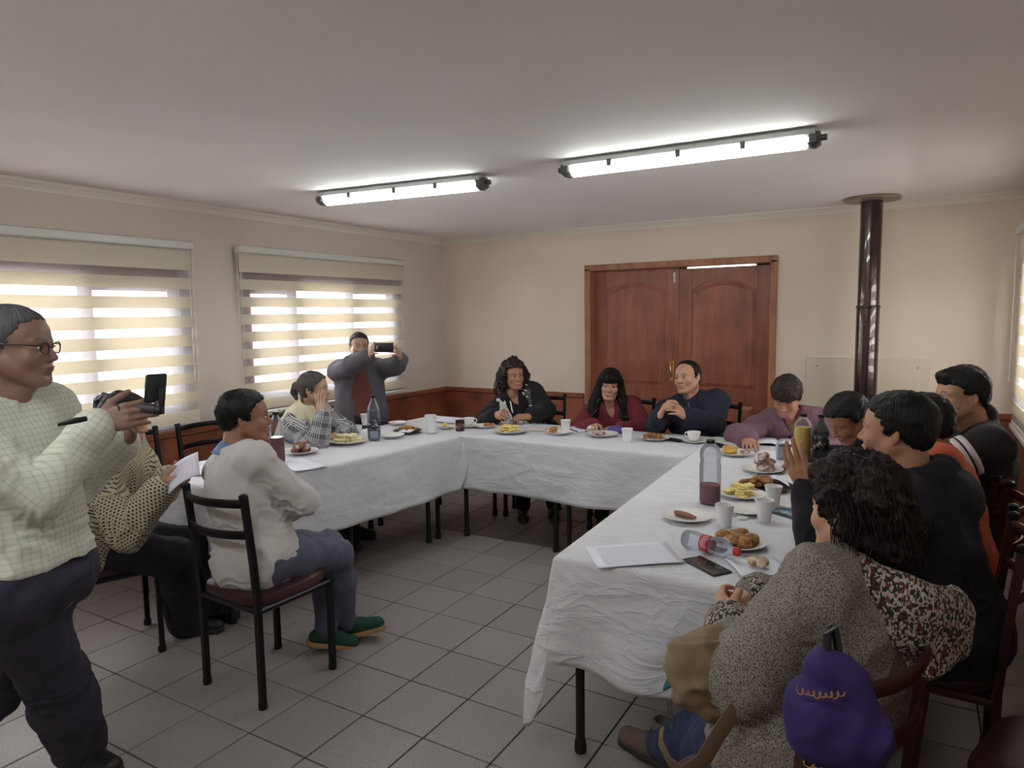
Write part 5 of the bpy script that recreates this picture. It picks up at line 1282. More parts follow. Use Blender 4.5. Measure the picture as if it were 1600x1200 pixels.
    def shoes(p, m_up, m_sole, yaws=(0, 0), L_=.27, toe_up=(0, 0), laces=None, boot=0.0):
        for i, q in enumerate((-1, 1)):
            if q not in p.A: continue
            a = p.A[q]; yw = radians(yaws[i]); f0 = p.fwd * cos(yw) + p.rt * sin(yw); tu = radians(toe_up[i]); f = f0 * cos(tu) + np.array([0, 0, 1]) * sin(tu); u = -f0 * sin(tu) + np.array([0, 0, 1]) * cos(tu); r = np.cross(f, u)
            s = p.s; A = lambda x, y, z: a + (r * x + f * y + u * (z - .08)) * s; R = np.stack([r, f, u], 1)
            lo, hi = p.box([A(0, .16, 0), A(0, -.07, .1 + boot)], .08); v = Vol(lo, hi, .005)
            v.rc(A(0, -.035, .045), A(0, .06, .05), .036 * s, .036 * s, .02); v.rc(A(0, .06, .045), A(.0, .15, .034), .040 * s, .036 * s, .02); v.rc(A(0, -.01, .06), A(0, -.005, .10 + boot), .036 * s, .038 * s, .02)
            v.cutf(lambda x, y, z: -((x - a[0]) * u[0] + (y - a[1]) * u[1] + (z - a[2]) * u[2] + .062 * s), .004)
            v.rc(A(0, -.005, .11 + boot), A(0, -.01, .2 + boot), .030 * s, .030 * s, .004, 's')
            V, Q = v.mesh(); o = mk('shoe', [(V, Q)], m_up, p.root, p.org, uvw=V)
            v = Vol(lo, hi, .005); v.rc(A(0, -.035, .012), A(0, .06, .012), .040 * s, .038 * s, .02); v.rc(A(0, .06, .012), A(0, .15, .012), .043 * s, .038 * s, .02)
            v.cutf(lambda x, y, z: np.abs((x - a[0]) * u[0] + (y - a[1]) * u[1] + (z - a[2]) * u[2] + .066 * s) - .013 * s, .002)
            V, Q = v.mesh(); mk('sole', [(V, Q)], m_sole, o, np.zeros(3) + p.org)
            if laces is not None:
                mb = MB()
                for j in range(4): y = .045 + .02 * j; z = .098 - .007 * j; mb.tube([A(-.024, y, z - .012) - p.org, A(0, y + .004, z) - p.org, A(.024, y, z - .012) - p.org], .0028, 6)
                mb.tube([A(0, .04, .102) - p.org, A(.02, .03, .125) - p.org, A(.03, .045, .115) - p.org, A(.0, .04, .102) - p.org, A(-.02, .03, .13) - p.org, A(-.03, .05, .118) - p.org], .0026, 6); mb.build('laces', laces, o)
def strands(p, name, m, curves, r=.003, n=5, parent=None):
    mb = MB()
    for c in curves: mb.tube([np.array(q) - p.org for q in c], r, n)
    o = mb.build(name, m, parent or p.root, angle=180)
    a = o.data.attributes.new('weave', 'FLOAT_VECTOR', 'POINT'); V = np.array(mb.v); a.data.foreach_set('vector', V.astype(np.float32).ravel()); return o
# ================================================================== the people
V3 = lambda *a: np.array(a, float)
j_denim = plain('blue_denim', (88, 90, 108)); j_navy = plain('dark_navy_cloth', (42, 39, 56)); j_black = plain('black_cloth', (34, 31, 36)); j_dkden = plain('dark_denim', (40, 48, 78))
m_shoe_b = mat('black_shoe_leather', (30, 28, 30), .4); m_shoe_s = mat('dark_sole', (40, 38, 38), .7)
MEN = [(-.12, -.075), (-.09, -.06), (-.05, -.03), (-.02, .005), (.0, -.012), (.016, .0), (.024, .045), (.05, .068), (.075, .078), (.12, .085)]

# --- man in the white sweater, seated at the near end, seen from behind his right shoulder
p = Person('person in white sweater and jeans seated on the near black chair, arms folded', at_d(384, 652, 3.05), 38, 0, 0, (-2.46, 1.93, .565), 14, s=.98, skin=(150, 106, 84), girth=1.12, chub=.6)
p.armto(1, p.neck + p.tf * .20 - p.up * .30 - p.tr * .06, at_d(492, 778, 2.93)).arm(-1, p.neck + p.tf * .21 - p.up * .27 - p.tr * .06, -p.rt + V3(0, .4, -.6))
p.hand(1, V3(-1, .15, -.1), V3(-.1, -1, -.2), curl=(.4, .5, .4)).hand(-1, V3(.55, -.1, .05), V3(0, -1, -.2), curl=(1.1, 1.0, .6))
p.leg(1, on_z(541, 972, .09), V3(.25, .6, 1)).leg(-1, on_z(508, 985, .10), V3(.0, .7, 1)); p.body()
p.top('sweater', plain('off_white_knit', (200, 195, 194), .92), g=.014, loose=.012, hem=-.145, folds=.016, seed=1.3, extra=lambda v: v.el(p.pel + V3(0, 0, -.01), (.200, .165, .14), np.stack([p.rt, p.fwd, [0, 0, 1]], 1), .04), cuff=1.03, neckcut=.066)
m_lblue = plain('light_blue_collar', (128, 150, 196), .85)
def collar(p, m, r=.066, h=.045, open_=.5, name='collar', th=.0045, tilt=.25, col=None):
    """a turned shirt collar around the neck"""
    nd = nrm(p.P(0, -.03, -.06) - p.neck); f = nrm(p.tf - nd * (p.tf @ nd)); r_ = np.cross(f, nd); P_ = []
    for i in range(33):
        a = -pi + open_ + (2 * pi - 2 * open_) * i / 32 + pi; d = f * cos(a) * 1.08 + r_ * sin(a); base = p.neck + nd * .004 - nd * .03 * max(0, cos(a))
        P_.append([base + d * (r * 1.02) * p.s + nd * .0, base + d * (r * .93) * p.s + nd * h, base + d * (r * .97) * p.s + nd * (h + .004), base + d * (r * 1.22) * p.s + nd * (h * .25), base + d * (r * 1.35) * p.s - nd * (h * .2)])
    mb = MB().grid(np.array(P_) - p.org); o = mb.build(name, m, p.root, thick=th, angle=180)
    w = np.array(mb.v); a = o.data.attributes.new('weave', 'FLOAT_VECTOR', 'POINT'); a.data.foreach_set('vector', w.astype(np.float32).ravel()); return o
collar(p, m_lblue, .068, .04, .35)
p.bottoms('jeans', j_denim, g=.014, folds=.012)
p.hair(h_black, MEN, t=.012, back=.004, noise=.003)
p.shoes(mat('dark_green_shoe_mesh', (24, 66, 52), .7, bump=.4, bscale=400), mat('tan_sole', (172, 130, 92), .7, bump=.4, bscale=120), yaws=(20, 42), toe_up=(-18, 12), laces=mat('dark_green_lace', (16, 52, 40), .6))

# --- standing man with the phone stabiliser at the left edge
p = Person('person in pale checked shirt standing at the left edge, filming with a phone stabiliser', at_d(24, 541, 2.0), 52, -4, 0, at_d(46, 905, 2.07), 66, s=.985, skin=(138, 104, 92), girth=1.10, chub=1.0, sh_w=1.0, root=(-2.35, 1.0, 0))
p.armto(1, at_d(152, 662, 2.02), at_d(12, 765, 1.90)).arm(-1, at_d(196, 690, 2.28), V3(.2, .4, -1))
p.hand(1, at_d(235, 640, 2.05) - p.W[1], V3(-.3, .6, -.1), curl=(.35, .45, .3), thumb=(.1, .1), spread=.03).hand(-1, at_d(236, 628, 2.16) - p.W[-1], V3(.3, -.5, .5), curl=(.3, .5, .4), thumb=(.2, .2))
p.leg(1, on_z(128, 1170, .09), V3(.8, .3, .2)).leg(-1, on_z(-95, 1195, .09), V3(.6, .5, .1)); p.body()
m_check = weave_mat('pale_green_checked_cotton', 'check', (206, 206, 196), (176, 182, 160), scale=.017, bump=.1)
p.top('shirt', m_check, g=.013, loose=.012, hem=.055, folds=.012, seed=2.2, cuff=.95, r=(.060, .054, .052, .044), h=.0085)
collar(p, m_check, .072, .038, .3)
def belt_line(v): pass
p.bottoms('trousers', plain('dark_navy_trouser_cloth', (54, 50, 66), .8), g=.018, hem=.99, wide=.022, folds=.016, rise=.085)
p.hair(hairmat('very_short_grey_hair', (96, 92, 98), (66, 62, 68), .6), [(-.12, -.075), (-.05, -.04), (-.02, .0), (.0, -.02), (.02, .02), (.03, .05), (.05, .07), (.08, .085), (.12, .10)], t=.004, noise=.001, streak=.0006)
p.shoes(m_shoe_b, m_shoe_s, yaws=(10, 14), L_=.29)
MB().tube([at_d(90, 664, 1.86) - p.org, at_d(118, 657, 1.88) - p.org, at_d(136, 654, 1.90) - p.org], [.003, .006, .005], 8, flat=(1.5, .6)).build('pocket_pen', m_cap, p.root)
def glasses(p, m=m_cap, r=.021, name='eyeglasses'):
    mb = MB(); O = p.org
    for q in (-1, 1):
        mb.tube([p.P(q * .032 + r * 1.15 * cos(t), .102 - .006 * abs(cos(t)), .000 + r * .8 * sin(t)) - O for t in np.linspace(0, 2 * pi, 17)[:-1]], .0018, 6, closed=True)
        mb.tube([p.P(q * .057, .097, .008) - O, p.P(q * .074, .080, .009) - O, p.P(q * .083, .0, .010) - O, p.P(q * .080, -.028, -.004) - O], .0018, 6)
    mb.tube([p.P(-.011, .104, .004) - O, p.P(0, .107, .007) - O, p.P(.011, .104, .004) - O], .0018, 6); mb.build(name, m, p.root)
glasses(p)
gm = thing('phone_gimbal', tuple(at_d(238, 643, 2.06)), 'phone on a handheld stabiliser, raised by the man in the checked shirt', 'phone stabiliser'); O = at_d(238, 643, 2.06); g_ = lambda x, y, d=2.06: at_d(x, y, d) - O
MB().tube([g_(182, 640, 2.03), g_(205, 636), g_(240, 638), g_(246, 642)], [.016, .015, .014, .012], 10).build('handle', mat('grey_grip', (70, 68, 76), .5), gm)
MB().tube([g_(246, 641), g_(252, 640), g_(253, 620), g_(251, 606)], .006, 8, flat=(1.6, .8)).build('arm', m_cap, gm)
MB().lathe(g_(248, 642), [(.014, -.01), (.016, -.006), (.016, .006), (.012, .012)], 14).build('motor', m_cap, gm)
ph = MB(); c0 = g_(243, 606); u1 = nrm(RC[:, 0] * .62 + V3(-.5, .85, 0) * .78); up1 = nrm(at_d(249, 583, 2.06) - at_d(246, 630, 2.06)); n1 = np.cross(u1, up1)
ph.box(c0, (.062, .084, .010), np.stack([u1, up1, n1], 1), .004); o = ph.build('phone_body', m_cap, gm)
MB().box(c0 + n1 * .0052 - u1 * .0, (.057, .078, .001), np.stack([u1, up1, n1], 1)).build('screen', m_scr, gm)
MB().bx(c0 - V3(.006, .006, .05), c0 + V3(.006, .006, -.035), .003).build('clamp', mat('grey_clamp', (90, 90, 96), .4), gm)

# --- woman in the crochet cardigan, behind him
p = Person('person in beige crochet cardigan holding papers, seated behind the standing man', at_d(196, 655, 3.12), 62, -14, 0, (-3.36, 1.72, .57), 50, s=.95, fem=True, skin=(176, 134, 112), girth=1.15)
p.arm(1, at_d(252, 762, 3.0), V3(-.2, -.5, -1)).arm(-1, at_d(262, 748, 3.18), V3(-.2, .6, -1))
p.hand(1, at_d(281, 752, 3.02) - p.W[1], V3(-.2, .5, .3), curl=(.35, .5, .3)).hand(-1, at_d(290, 742, 3.14) - p.W[-1], V3(.2, -.5, .4), curl=(.35, .5, .3))
p.leg(1, on_z(292, 968, .08), V3(.7, .4, .5)).leg(-1, on_z(320, 948, .08), V3(.7, .5, .5)); p.body()
m_cro = weave_mat('beige_crochet', 'crochet', (182, 172, 148), (52, 46, 42), scale=.0125, bump=.6)
p.top('cardigan', m_cro, g=.018, loose=.022, hem=-.17, folds=.018, seed=4.2, r=(.060, .056, .056, .052), cuff=.88, h=.0085)
p.bottoms('trousers', j_black, g=.022, wide=.03, hem=1.0)
p.hair(h_black, [(-.2, -.10), (-.03, -.07), (.0, -.04), (.03, .03), (.07, .07), (.12, .08)], t=.014, extra=lambda v, P: v.el(P(0, -.125, .035), (.038, .034, .036), None, .01))
strands(p, 'hair_tie', h_brown, [[p.P(.0 + .03 * cos(t + k), -.13 + .02 * sin(2 * t), .07 + .025 * sin(t + .5 * k)) for t in np.linspace(0, 2 * pi, 14)] for k in range(5)], .0024)
MB().tube([p.W[1] + (p.E[1] - p.W[1]) * .12 + .036 * (cos(t) * nrm(np.cross(p.E[1] - p.W[1], V3(0, 0, 1))) + sin(t) * nrm(np.cross(np.cross(p.E[1] - p.W[1], V3(0, 0, 1)), p.E[1] - p.W[1]))) - p.org for t in np.linspace(0, 2 * pi, 17)[:-1]], .007, 6, closed=True).build('wrist_band', m_cap, p.root)
p.shoes(m_shoe_b, m_shoe_s)
o = MB().grid([[(.15 * (i / 8 - .5), .21 * (j_ / 8 - .5), .012 * sin(pi * i / 8)) for j_ in range(9)] for i in range(9)]).build('paper_sheet', m_print, thick=.001); o.location = at_d(287, 738, 3.02); o.rotation_euler = (.35, -.55, .8); tag(o, 'folded papers held up by the woman in the crochet cardigan', 'paper')

# --- woman in houndstooth
p = Person('person in houndstooth shirt and cream vest resting her cheek on her hand', at_d(491, 607, 4.75), 62, -2, 4, (-3.84, 3.36, .57), 72, s=.95, fem=True, skin=(176, 138, 118), girth=1.2)
p.arm(1, at_d(505, 648, 4.52), V3(.2, -.2, -1)).arm(-1, at_d(535, 679, 4.75), V3(-.1, .9, -.5))
p.hand(1, at_d(497, 613, 4.55) - p.W[1], V3(-.2, .95, .1), curl=(.12, .2, .15), spread=.10, thumb=(.0, .0)).hand(-1, at_d(512, 682, 4.65) - p.W[-1], V3(-.2, 0, -1), curl=(.3, .4, .3))
p.sit(z=.08); p.body()
m_glen = weave_mat('black_white_glen_check', 'glen', (188, 188, 190), (44, 44, 54), scale=.0095, bump=.1)
p.top('shirt', m_glen, g=.018, loose=.006, folds=.014, seed=5, r=(.062, .058, .054, .046), cuff=.9)
def vest(v, p=p): p.torso(v, .030, .010); v.rc(p.neck - p.up * .02, p.neck + p.up * .05, .085, .078, .03); v.rc(p.neck + p.up * .02, p.neck + p.up * .2, .066, .07, .01, 's'); v.rc(p.neck - p.up * .0 + p.tf * .12, p.neck - p.up * .4 + p.tf * .2, .03, .03, .02, 's'); [v.el(p.S[q] + p.rt * q * .035 - p.up * .03, (.085, .085, .11), None, .01, 's') for q in (-1, 1)]
p.garment('vest', plain('cream_padded_cloth', (206, 198, 170), .9), vest, p.pts(arms=False), .26, .009, .006, 3.3, .012)
p.bottoms('trousers', j_black)
p.hair(h_grey, [(-.2, -.12), (-.03, -.10), (.0, -.06), (.03, .03), (.07, .075), (.12, .085)], t=.010, k=.02, extra=lambda v, P: v.chain([P(0, -.10, .01), P(0, -.135, .015), P(.0, -.15, -.03), P(0, -.135, -.08)], [.03, .026, .024, .012], .01))
MB().tube([p.P(.022 * cos(t), -.118 , .012 + .022 * sin(t)) - p.org for t in np.linspace(0, 2 * pi, 13)[:-1]], .005, 6, closed=True).build('hair_band', m_cap, p.root)
p.shoes(m_shoe_b, m_shoe_s)

# --- standing man photographing
p = Person('person standing in grey jacket over rust shirt, holding a phone up sideways', at_d(561, 541, 5.65), 126, -2, -4, (-3.98, 4.24, .80), 128, s=.93, skin=(168, 128, 108), girth=1.25, chub=.9, mouth=.0)
p.arm(1, at_d(576, 556, 5.30), V3(-.2, -.8, -.6)).arm(-1, at_d(627, 561, 5.36), V3(.6, .9, -.45))
p.hand(1, at_d(584, 541, 5.16) - p.W[1], at_d(600, 543, 5.2) - p.W[1], curl=(.35, .6, .4), thumb=(.1, 0)).hand(-1, at_d(619, 540, 5.20) - p.W[-1], at_d(600, 543, 5.2) - p.W[-1], curl=(.35, .6, .4), thumb=(.1, 0))
p.leg(1, (-4.05, 4.05, .08), V3(1, -.6, 0)).leg(-1, (-3.86, 4.34, .08), V3(1, -.4, 0)); p.body()
p.top('shirt', plain('rust_brown_cotton', (112, 66, 60), .85), g=.006, loose=.006, folds=.0, wr=.001, cuff=.5, hem=-.10)
def jacket(v, p=p):
    p.torso(v, .024, .010); p.sleeves(v, .018, .93, (.066, .062, .058, .046)); v.rc(p.neck - p.up * .03, p.neck + p.up * .03, .088, .08, .03); v.rc(p.neck, p.neck + p.up * .2, .068, .07, .01, 's')
    v.chain([p.neck + p.tf * .13 + p.up * .02, p.neck - p.up * .25 + p.tf * .23, p.pel + p.up * .1 + p.tf * .29, p.pel - p.up * .3 + p.tf * .28], [.055, .115, .15, .18], .02, 's'); v.plane(p.pel - p.up * .20, -p.up, .01)
p.garment('jacket', plain('grey_jacket_cloth', (92, 88, 96), .8), jacket, p.pts(), .26, .009, .003, 6.1, .009)
p.bottoms('trousers', j_navy, wide=.01)
p.hair(h_salt, MEN, t=.007, noise=.002)
p.shoes(m_shoe_b, m_shoe_s)
pc = at_d(600, 543, 5.12); u1 = nrm(at_d(614, 543, 5.16) - at_d(586, 543, 5.10)); n1 = nrm(V3(*(V3(0, 0, CAMH) - pc)) * [1, 1, .2]); n1 = nrm(n1 - u1 * (n1 @ u1)); up1 = np.cross(n1, u1)
ph = thing('phone', tuple(pc), 'black phone held up sideways by the man in the grey jacket', 'phone')
MB().box((0, 0, 0), (.145, .072, .009), np.stack([u1, up1, n1], 1), .003).build('body', m_cap, ph); MB().box(-u1 * .055 + up1 * .0 + n1 * .006, (.012, .03, .003), np.stack([u1, up1, n1], 1), .001).build('camera_lens', m_steel, ph)

# --- curly-haired woman
p = Person('person with dark curly hair, black top and white scarf, holding a pen', at_d(803, 586, 5.62), 130, -2, 4, (-2.76, 5.04, .57), 150, s=.97, fem=True, skin=(170, 122, 98), girth=1.1)
p.arm(1, at_d(777, 648, 5.30), V3(-.9, .2, -.5)).arm(-1, at_d(826, 651, 5.30), V3(.9, .5, -.5))
p.hand(1, V3(.75, -.75, .12), V3(.4, .6, -.5), curl=(.6, .9, .6)).hand(-1, V3(-.85, -.62, .0), V3(0, .4, -1), curl=(.6, .9, .6))
p.sit(); p.body()
p.top('cardigan', j_black, g=.014, loose=.012, r=(.064, .062, .060, .050), folds=.014, seed=7.7, cuff=.78, vneck=.10)
strands(p, 'necklace', m_steel, [[p.neck + p.tf * (.075 + .045 * sin(t)) + p.tr * .055 * cos(t) - p.up * (.02 + .09 * sin(t)) for t in np.linspace(0, pi, 16)]], .002)
p.bottoms('trousers', j_black)
def curls(p, n, R0, r, seed, name='hair', m=h_brown, low=-.12, front=.035, tight=.011, core=None):
    """soft core with hundreds of helical locks, all one hair part"""
    rr = np.random.default_rng(seed); C = []
    for i in range(n):
        th = rr.uniform(0, 2 * pi); ph = rr.uniform(-.25, 1.0); x, y, z = cos(th) * cos(ph), sin(th) * cos(ph), sin(ph)
        if y > .45 and z < .55: continue
        if y > -.15 and z < .8: continue
        if y > .12: continue
        a = np.array([x * .082, y * .095 - .018, z * .088 + .035]); L_ = rr.uniform(.05, R0) * (1.2 if z < .2 else .8); ph0 = rr.uniform(0, 6.28); q = []
        out = nrm([x, y * .8, z * .6])
        for k in range(13):
            t = k / 12; c = a + out * (.012 + L_ * .42 * math.sin(t * 1.6)) + np.array([0, 0, -1]) * L_ * t * t * 1.25; w = tight * (.5 + .5 * t)
            q.append(p.P(*(c + np.array([w * cos(ph0 + 9 * t), w * sin(ph0 + 9 * t), .004 * sin(9 * t)]))))
        C.append(q)
    return strands(p, name, m, C, r, 4)
hc = p.hair(h_brown, [(-.2, -.16), (-.03, -.14), (.0, -.10), (.015, -.02), (.05, .072), (.12, .08)], t=.026, fluff=.014, noise=.007, ns=60, extra=lambda v, P: [v.el(P(q * .092, -.03, -.03), (.054, .06, .095), None, .02) for q in (-1, 1)])
curls(p, 700, .15, .0026, 11, 'curls')
# scarf: two hanging bands, white outside with black printed marks
m_scarf = weave_mat('white_scarf', 'marl', (206, 206, 200), (150, 152, 150), scale=60); m_scarf2 = stripe_label('black_white_scarf', (24, 24, 28), (210, 210, 206), (26, 26, 60))
def band(p, pts, w, m, name, parent=None, seed=0):
    P_ = []; n = 26; pts = [np.array(q, float) for q in pts]
    for i in range(n + 1):
        u = i / n * (len(pts) - 1); k = min(int(u), len(pts) - 2); f = u - k; c = pts[k] * (1 - f) + pts[k + 1] * f
        P_.append([c + p.tr * w * (j_ / 5 - .5) + p.tf * (.006 * cos(9 * j_ / 5 + seed) + .0) for j_ in range(6)])
    mb = MB().grid(np.array(P_) - p.org); o = mb.build(name, m, parent or p.root, thick=.006, angle=180); a = o.data.attributes.new('weave', 'FLOAT_VECTOR', 'POINT'); a.data.foreach_set('vector', np.array(mb.v, np.float32).ravel()); return o
for q, w, m in ((1, .070, m_scarf), (-1, .075, m_scarf2)):
    band(p, [p.neck - p.tf * .02 + p.tr * q * .07 + p.up * .02, p.neck + p.tr * q * .105 + p.up * .035 + p.tf * .045, p.neck + p.tr * q * .12 + p.tf * .125 - p.up * .04, p.neck + p.tr * q * .115 + p.tf * .20 - p.up * .15, p.neck + p.tr * q * .11 + p.tf * .225 - p.up * .30], w, m, 'scarf_band', seed=q)
o = MB().tube([(0, 0, 0), (-.02, 0, .09)], .005, 8).build('marker_pen', m_white); o.location = at_d(801, 645, 5.20); tag(o, 'white pen upright in the hand of the curly-haired woman', 'pen')
p.shoes(m_shoe_b, m_shoe_s)

# --- long black hair, red sweater
p = Person('person with long black hair and fringe in dark red sweater before the door', at_d(953, 601, 5.30), 158, -6, -4, (-2.04, 5.12, .57), 160, s=.97, fem=True, skin=(176, 134, 114), girth=1.0)
p.arm(1, at_d(928, 664, 5.02), V3(-.9, .3, -.5)).arm(-1, at_d(968, 668, 5.02), V3(.9, .4, -.6))
p.hand(1, V3(.3, -.9, -.05), V3(.3, 0, -1), curl=(.25, .4, .3)).hand(-1, V3(-.6, -.7, 0), V3(0, 0, -1), curl=(.3, .4, .3))
p.sit(); p.body()
p.top('sweater', plain('dark_red_knit', (112, 40, 52), .8), g=.012, loose=.008, folds=.014, seed=8.1, r=(.062, .056, .054, .044), vneck=.09)
p.bottoms('trousers', j_black)
def longh(v, P):
    for q in (-1, 1): v.chain([P(q * .072, .0, .03), P(q * .082, -.005, -.06), P(q * .105, .005, -.14), P(q * .125, .03, -.25), P(q * .14, .05, -.34 if q > 0 else -.24)], [.030, .038, .044, .046, .022], .02)
    v.chain([P(0, -.08, .0), P(0, -.10, -.12), P(0, -.10, -.26)], [.07, .07, .05], .03)
    v.el(P(0, .074, .062), (.052, .022, .036), p.R3, .014)
p.hair(h_black, [(-.2, -.6), (.062, -.6), (.066, .026), (.12, .026)], t=.012, extra=longh, pad=.34, noise=.002, streak=.004, fluff=.002)
p.shoes(m_shoe_b, m_shoe_s)

# --- gesturing man in navy
p = Person('person in navy jacket with receding hair gesturing with both hands', at_d(1074, 590, 5.05), 196, 3, 8, (-1.37, 5.14, .57), 172, s=1.02, skin=(186, 140, 116), girth=1.1, chub=.5, mouth=1.0)
p.arm(1, at_d(1030, 652, 4.72), V3(-.7, .1, -1)).arm(-1, at_d(1072, 651, 4.70), V3(.8, .2, -.9))
p.hand(1, at_d(1040, 630, 4.66) - p.W[1], V3(1, .1, .2), curl=(.5, .6, .4), thumb=(-.3, -.2)).hand(-1, at_d(1046, 632, 4.60) - p.W[-1], V3(-.4, .6, -.6), curl=(.25, .35, .3), thumb=(.2, .0))
p.sit(); p.body()
p.top('jacket', plain('navy_jacket_cloth', (40, 42, 58), .8), g=.016, loose=.010, folds=.018, seed=9.4, r=(.062, .056, .054, .046), collar=.055, neckcut=.060)
MB().tube([p.neck + p.tf * .105 + p.up * .02 - p.org, p.neck + p.tf * .158 - p.up * .12 - p.org, p.neck + p.tf * .172 - p.up * .25 - p.org], .003, 6).build('zip', m_steel, p.root)
p.bottoms('trousers', j_black)
p.hair(h_black, [(-.12, -.075), (-.09, -.06), (-.05, -.03), (-.02, .005), (.0, -.012), (.016, .0), (.024, .05), (.03, .088), (.05, .105), (.12, .12)], t=.007, noise=.002)
p.shoes(m_shoe_b, m_shoe_s)

# --- woman in mauve looking down
p = Person('person with short brown hair in mauve jacket, head bent over a notebook', at_d(1229, 620, 4.42), 184, -34, -4, (-.66, 5.0, .57), 182, s=1.0, fem=True, shut=True, skin=(172, 124, 100), girth=1.2, chub=.6, neckoff=(.015, .06, .015))
p.arm(1, at_d(1168, 685, 4.25), V3(-.9, .4, -.3)).arm(-1, at_d(1268, 692, 4.30), V3(.9, .3, -.5))
p.hand(1, V3(.25, -.9, -.15), V3(.1, -.15, -1), curl=(.25, .5, .3), spread=.12).hand(-1, V3(-.4, -.9, 0), V3(0, 0, -1), curl=(.3, .4, .3))
p.sit(); p.body()
m_mauve = plain('mauve_jacket_cloth', (120, 88, 102), .85)
p.top('jacket', m_mauve, g=.018, loose=.012, folds=.020, seed=10.2, r=(.064, .058, .054, .046), cuff=.92, vneck=.11, neckcut=.068)
collar(p, m_mauve, .078, .045, .8)
strands(p, 'necklace', mat('gold_beads', (180, 140, 70), .35, metal=.7), [[p.neck + p.tf * (.085 + .05 * sin(t)) + p.tr * .05 * cos(t) - p.up * (.02 + .12 * sin(t)) + .004 * V3(sin(9 * t), 0, cos(9 * t)) for t in np.linspace(0, pi, 30)]], .0045)
p.bottoms('trousers', j_black)
p.hair(h_brown, [(-.12, -.075), (-.06, -.05), (-.02, -.02), (.005, -.02), (.03, .018), (.06, .034), (.12, .034)], t=.017, fluff=.004, top=.006, noise=.004)
p.shoes(m_shoe_b, m_shoe_s)

# --- bent young man, mostly behind others
p = Person('person with dark hair bent low behind the yellow juice bottle', at_d(1325, 655, 3.42), 232, -36, 0, (-.02, 4.16, .57), 262, s=.97, shut=True, skin=(150, 104, 84), neckoff=(.07, .02, .02))
p.arm(1, (-.46, 4.05, .80), V3(0, .6, -.6)).arm(-1, (-.46, 3.8, .80), V3(.2, -.8, -.5)); p.hand(1, V3(-1, -.1, 0), V3(0, 0, -1), curl=(.3, .4, .3)).hand(-1, V3(-1, .2, 0), V3(0, 0, -1), curl=(.3, .4, .3))
p.sit(fwd=.40); p.body(); p.top('hoodie', plain('dark_grey_cloth', (34, 31, 36), .8), g=.024, loose=.02, collar=.03, h=.011); p.bottoms('trousers', j_black, h=.012)
p.hair(h_black, MEN, t=.018, noise=.004); p.shoes(m_shoe_b, m_shoe_s)
# --- orange top
p = Person('person in orange top, head almost hidden behind the man in the dark hoodie', at_d(1440, 664, 2.85), 262, -12, 0, (.15, 3.12, .57), 270, s=.97, skin=(150, 104, 84))
p.arm(1, (-.30, 3.30, .84), V3(0, .8, -.6)).arm(-1, (-.28, 2.97, .84), V3(0, -.8, -.7)); p.hand(1, V3(-1, -.1, -.1), V3(0, 0, -1)).hand(-1, V3(-1, .2, -.1), V3(0, 0, -1))
p.sit(fwd=.40); p.body(); p.top('shirt', plain('orange_cotton', (190, 92, 62), .85), g=.024, loose=.02, h=.01); p.bottoms('trousers', j_black, h=.012)
p.hair(h_black, [(-.14, -.10), (-.05, -.07), (-.02, -.01), (.02, .0), (.03, .05), (.12, .08)], t=.018, noise=.004); p.shoes(m_shoe_b, m_shoe_s)
# --- young man with stripes
p = Person('person with cropped dark hair in black jacket with two white stripes, by the right window', at_d(1500, 620, 3.08), 244, 0, 0, (.22, 3.62, .57), 262, s=1.0, skin=(178, 134, 108), neckoff=(.045, .03, .0), girth=1.1, sh_w=.95)
p.arm(1, (-.25, 3.75, .80), V3(0, .8, -.6)).arm(-1, (-.2, 3.42, .82), V3(.3, -.7, -.8)); p.hand(1, V3(-1, 0, -.1), V3(0, 0, -1)).hand(-1, V3(-1, .2, -.1), V3(0, 0, -1))
p.sit(fwd=.40, z=.08); p.body(); p.top('jacket', plain('black_track_jacket', (42, 37, 40), .85), g=.018, loose=.01, collar=.05, r=(.066, .060, .058, .046), seed=12, folds=.012)
p.bottoms('trousers', j_black, h=.012)
S, E_ = p.S[-1], p.E[-1]; ax = nrm(E_ - S)
for t0 in (.34, .45):
    c = S + (E_ - S) * t0; e1 = nrm(np.cross(ax, V3(0, 0, 1))); e2 = np.cross(ax, e1)
    MB().lathe(c - p.org, [(.0905, -.012), (.0905, .012)], 30, np.stack([e1, e2, ax], 1), cap0=False, cap1=False).build('sleeve_stripe', mat('white_stripe', (214, 206, 206), .7), p.root, thick=.002)
p.hair(h_black, [(-.12, -.06), (-.09, -.04), (-.05, -.01), (-.02, .02), (.0, .012), (.02, .022), (.03, .05), (.06, .060), (.12, .06)], t=.012, top=.010, noise=.003, extra=lambda v, P: v.el(P(0, .045, .095), (.06, .055, .03), None, .02)); p.shoes(m_shoe_b, m_shoe_s)

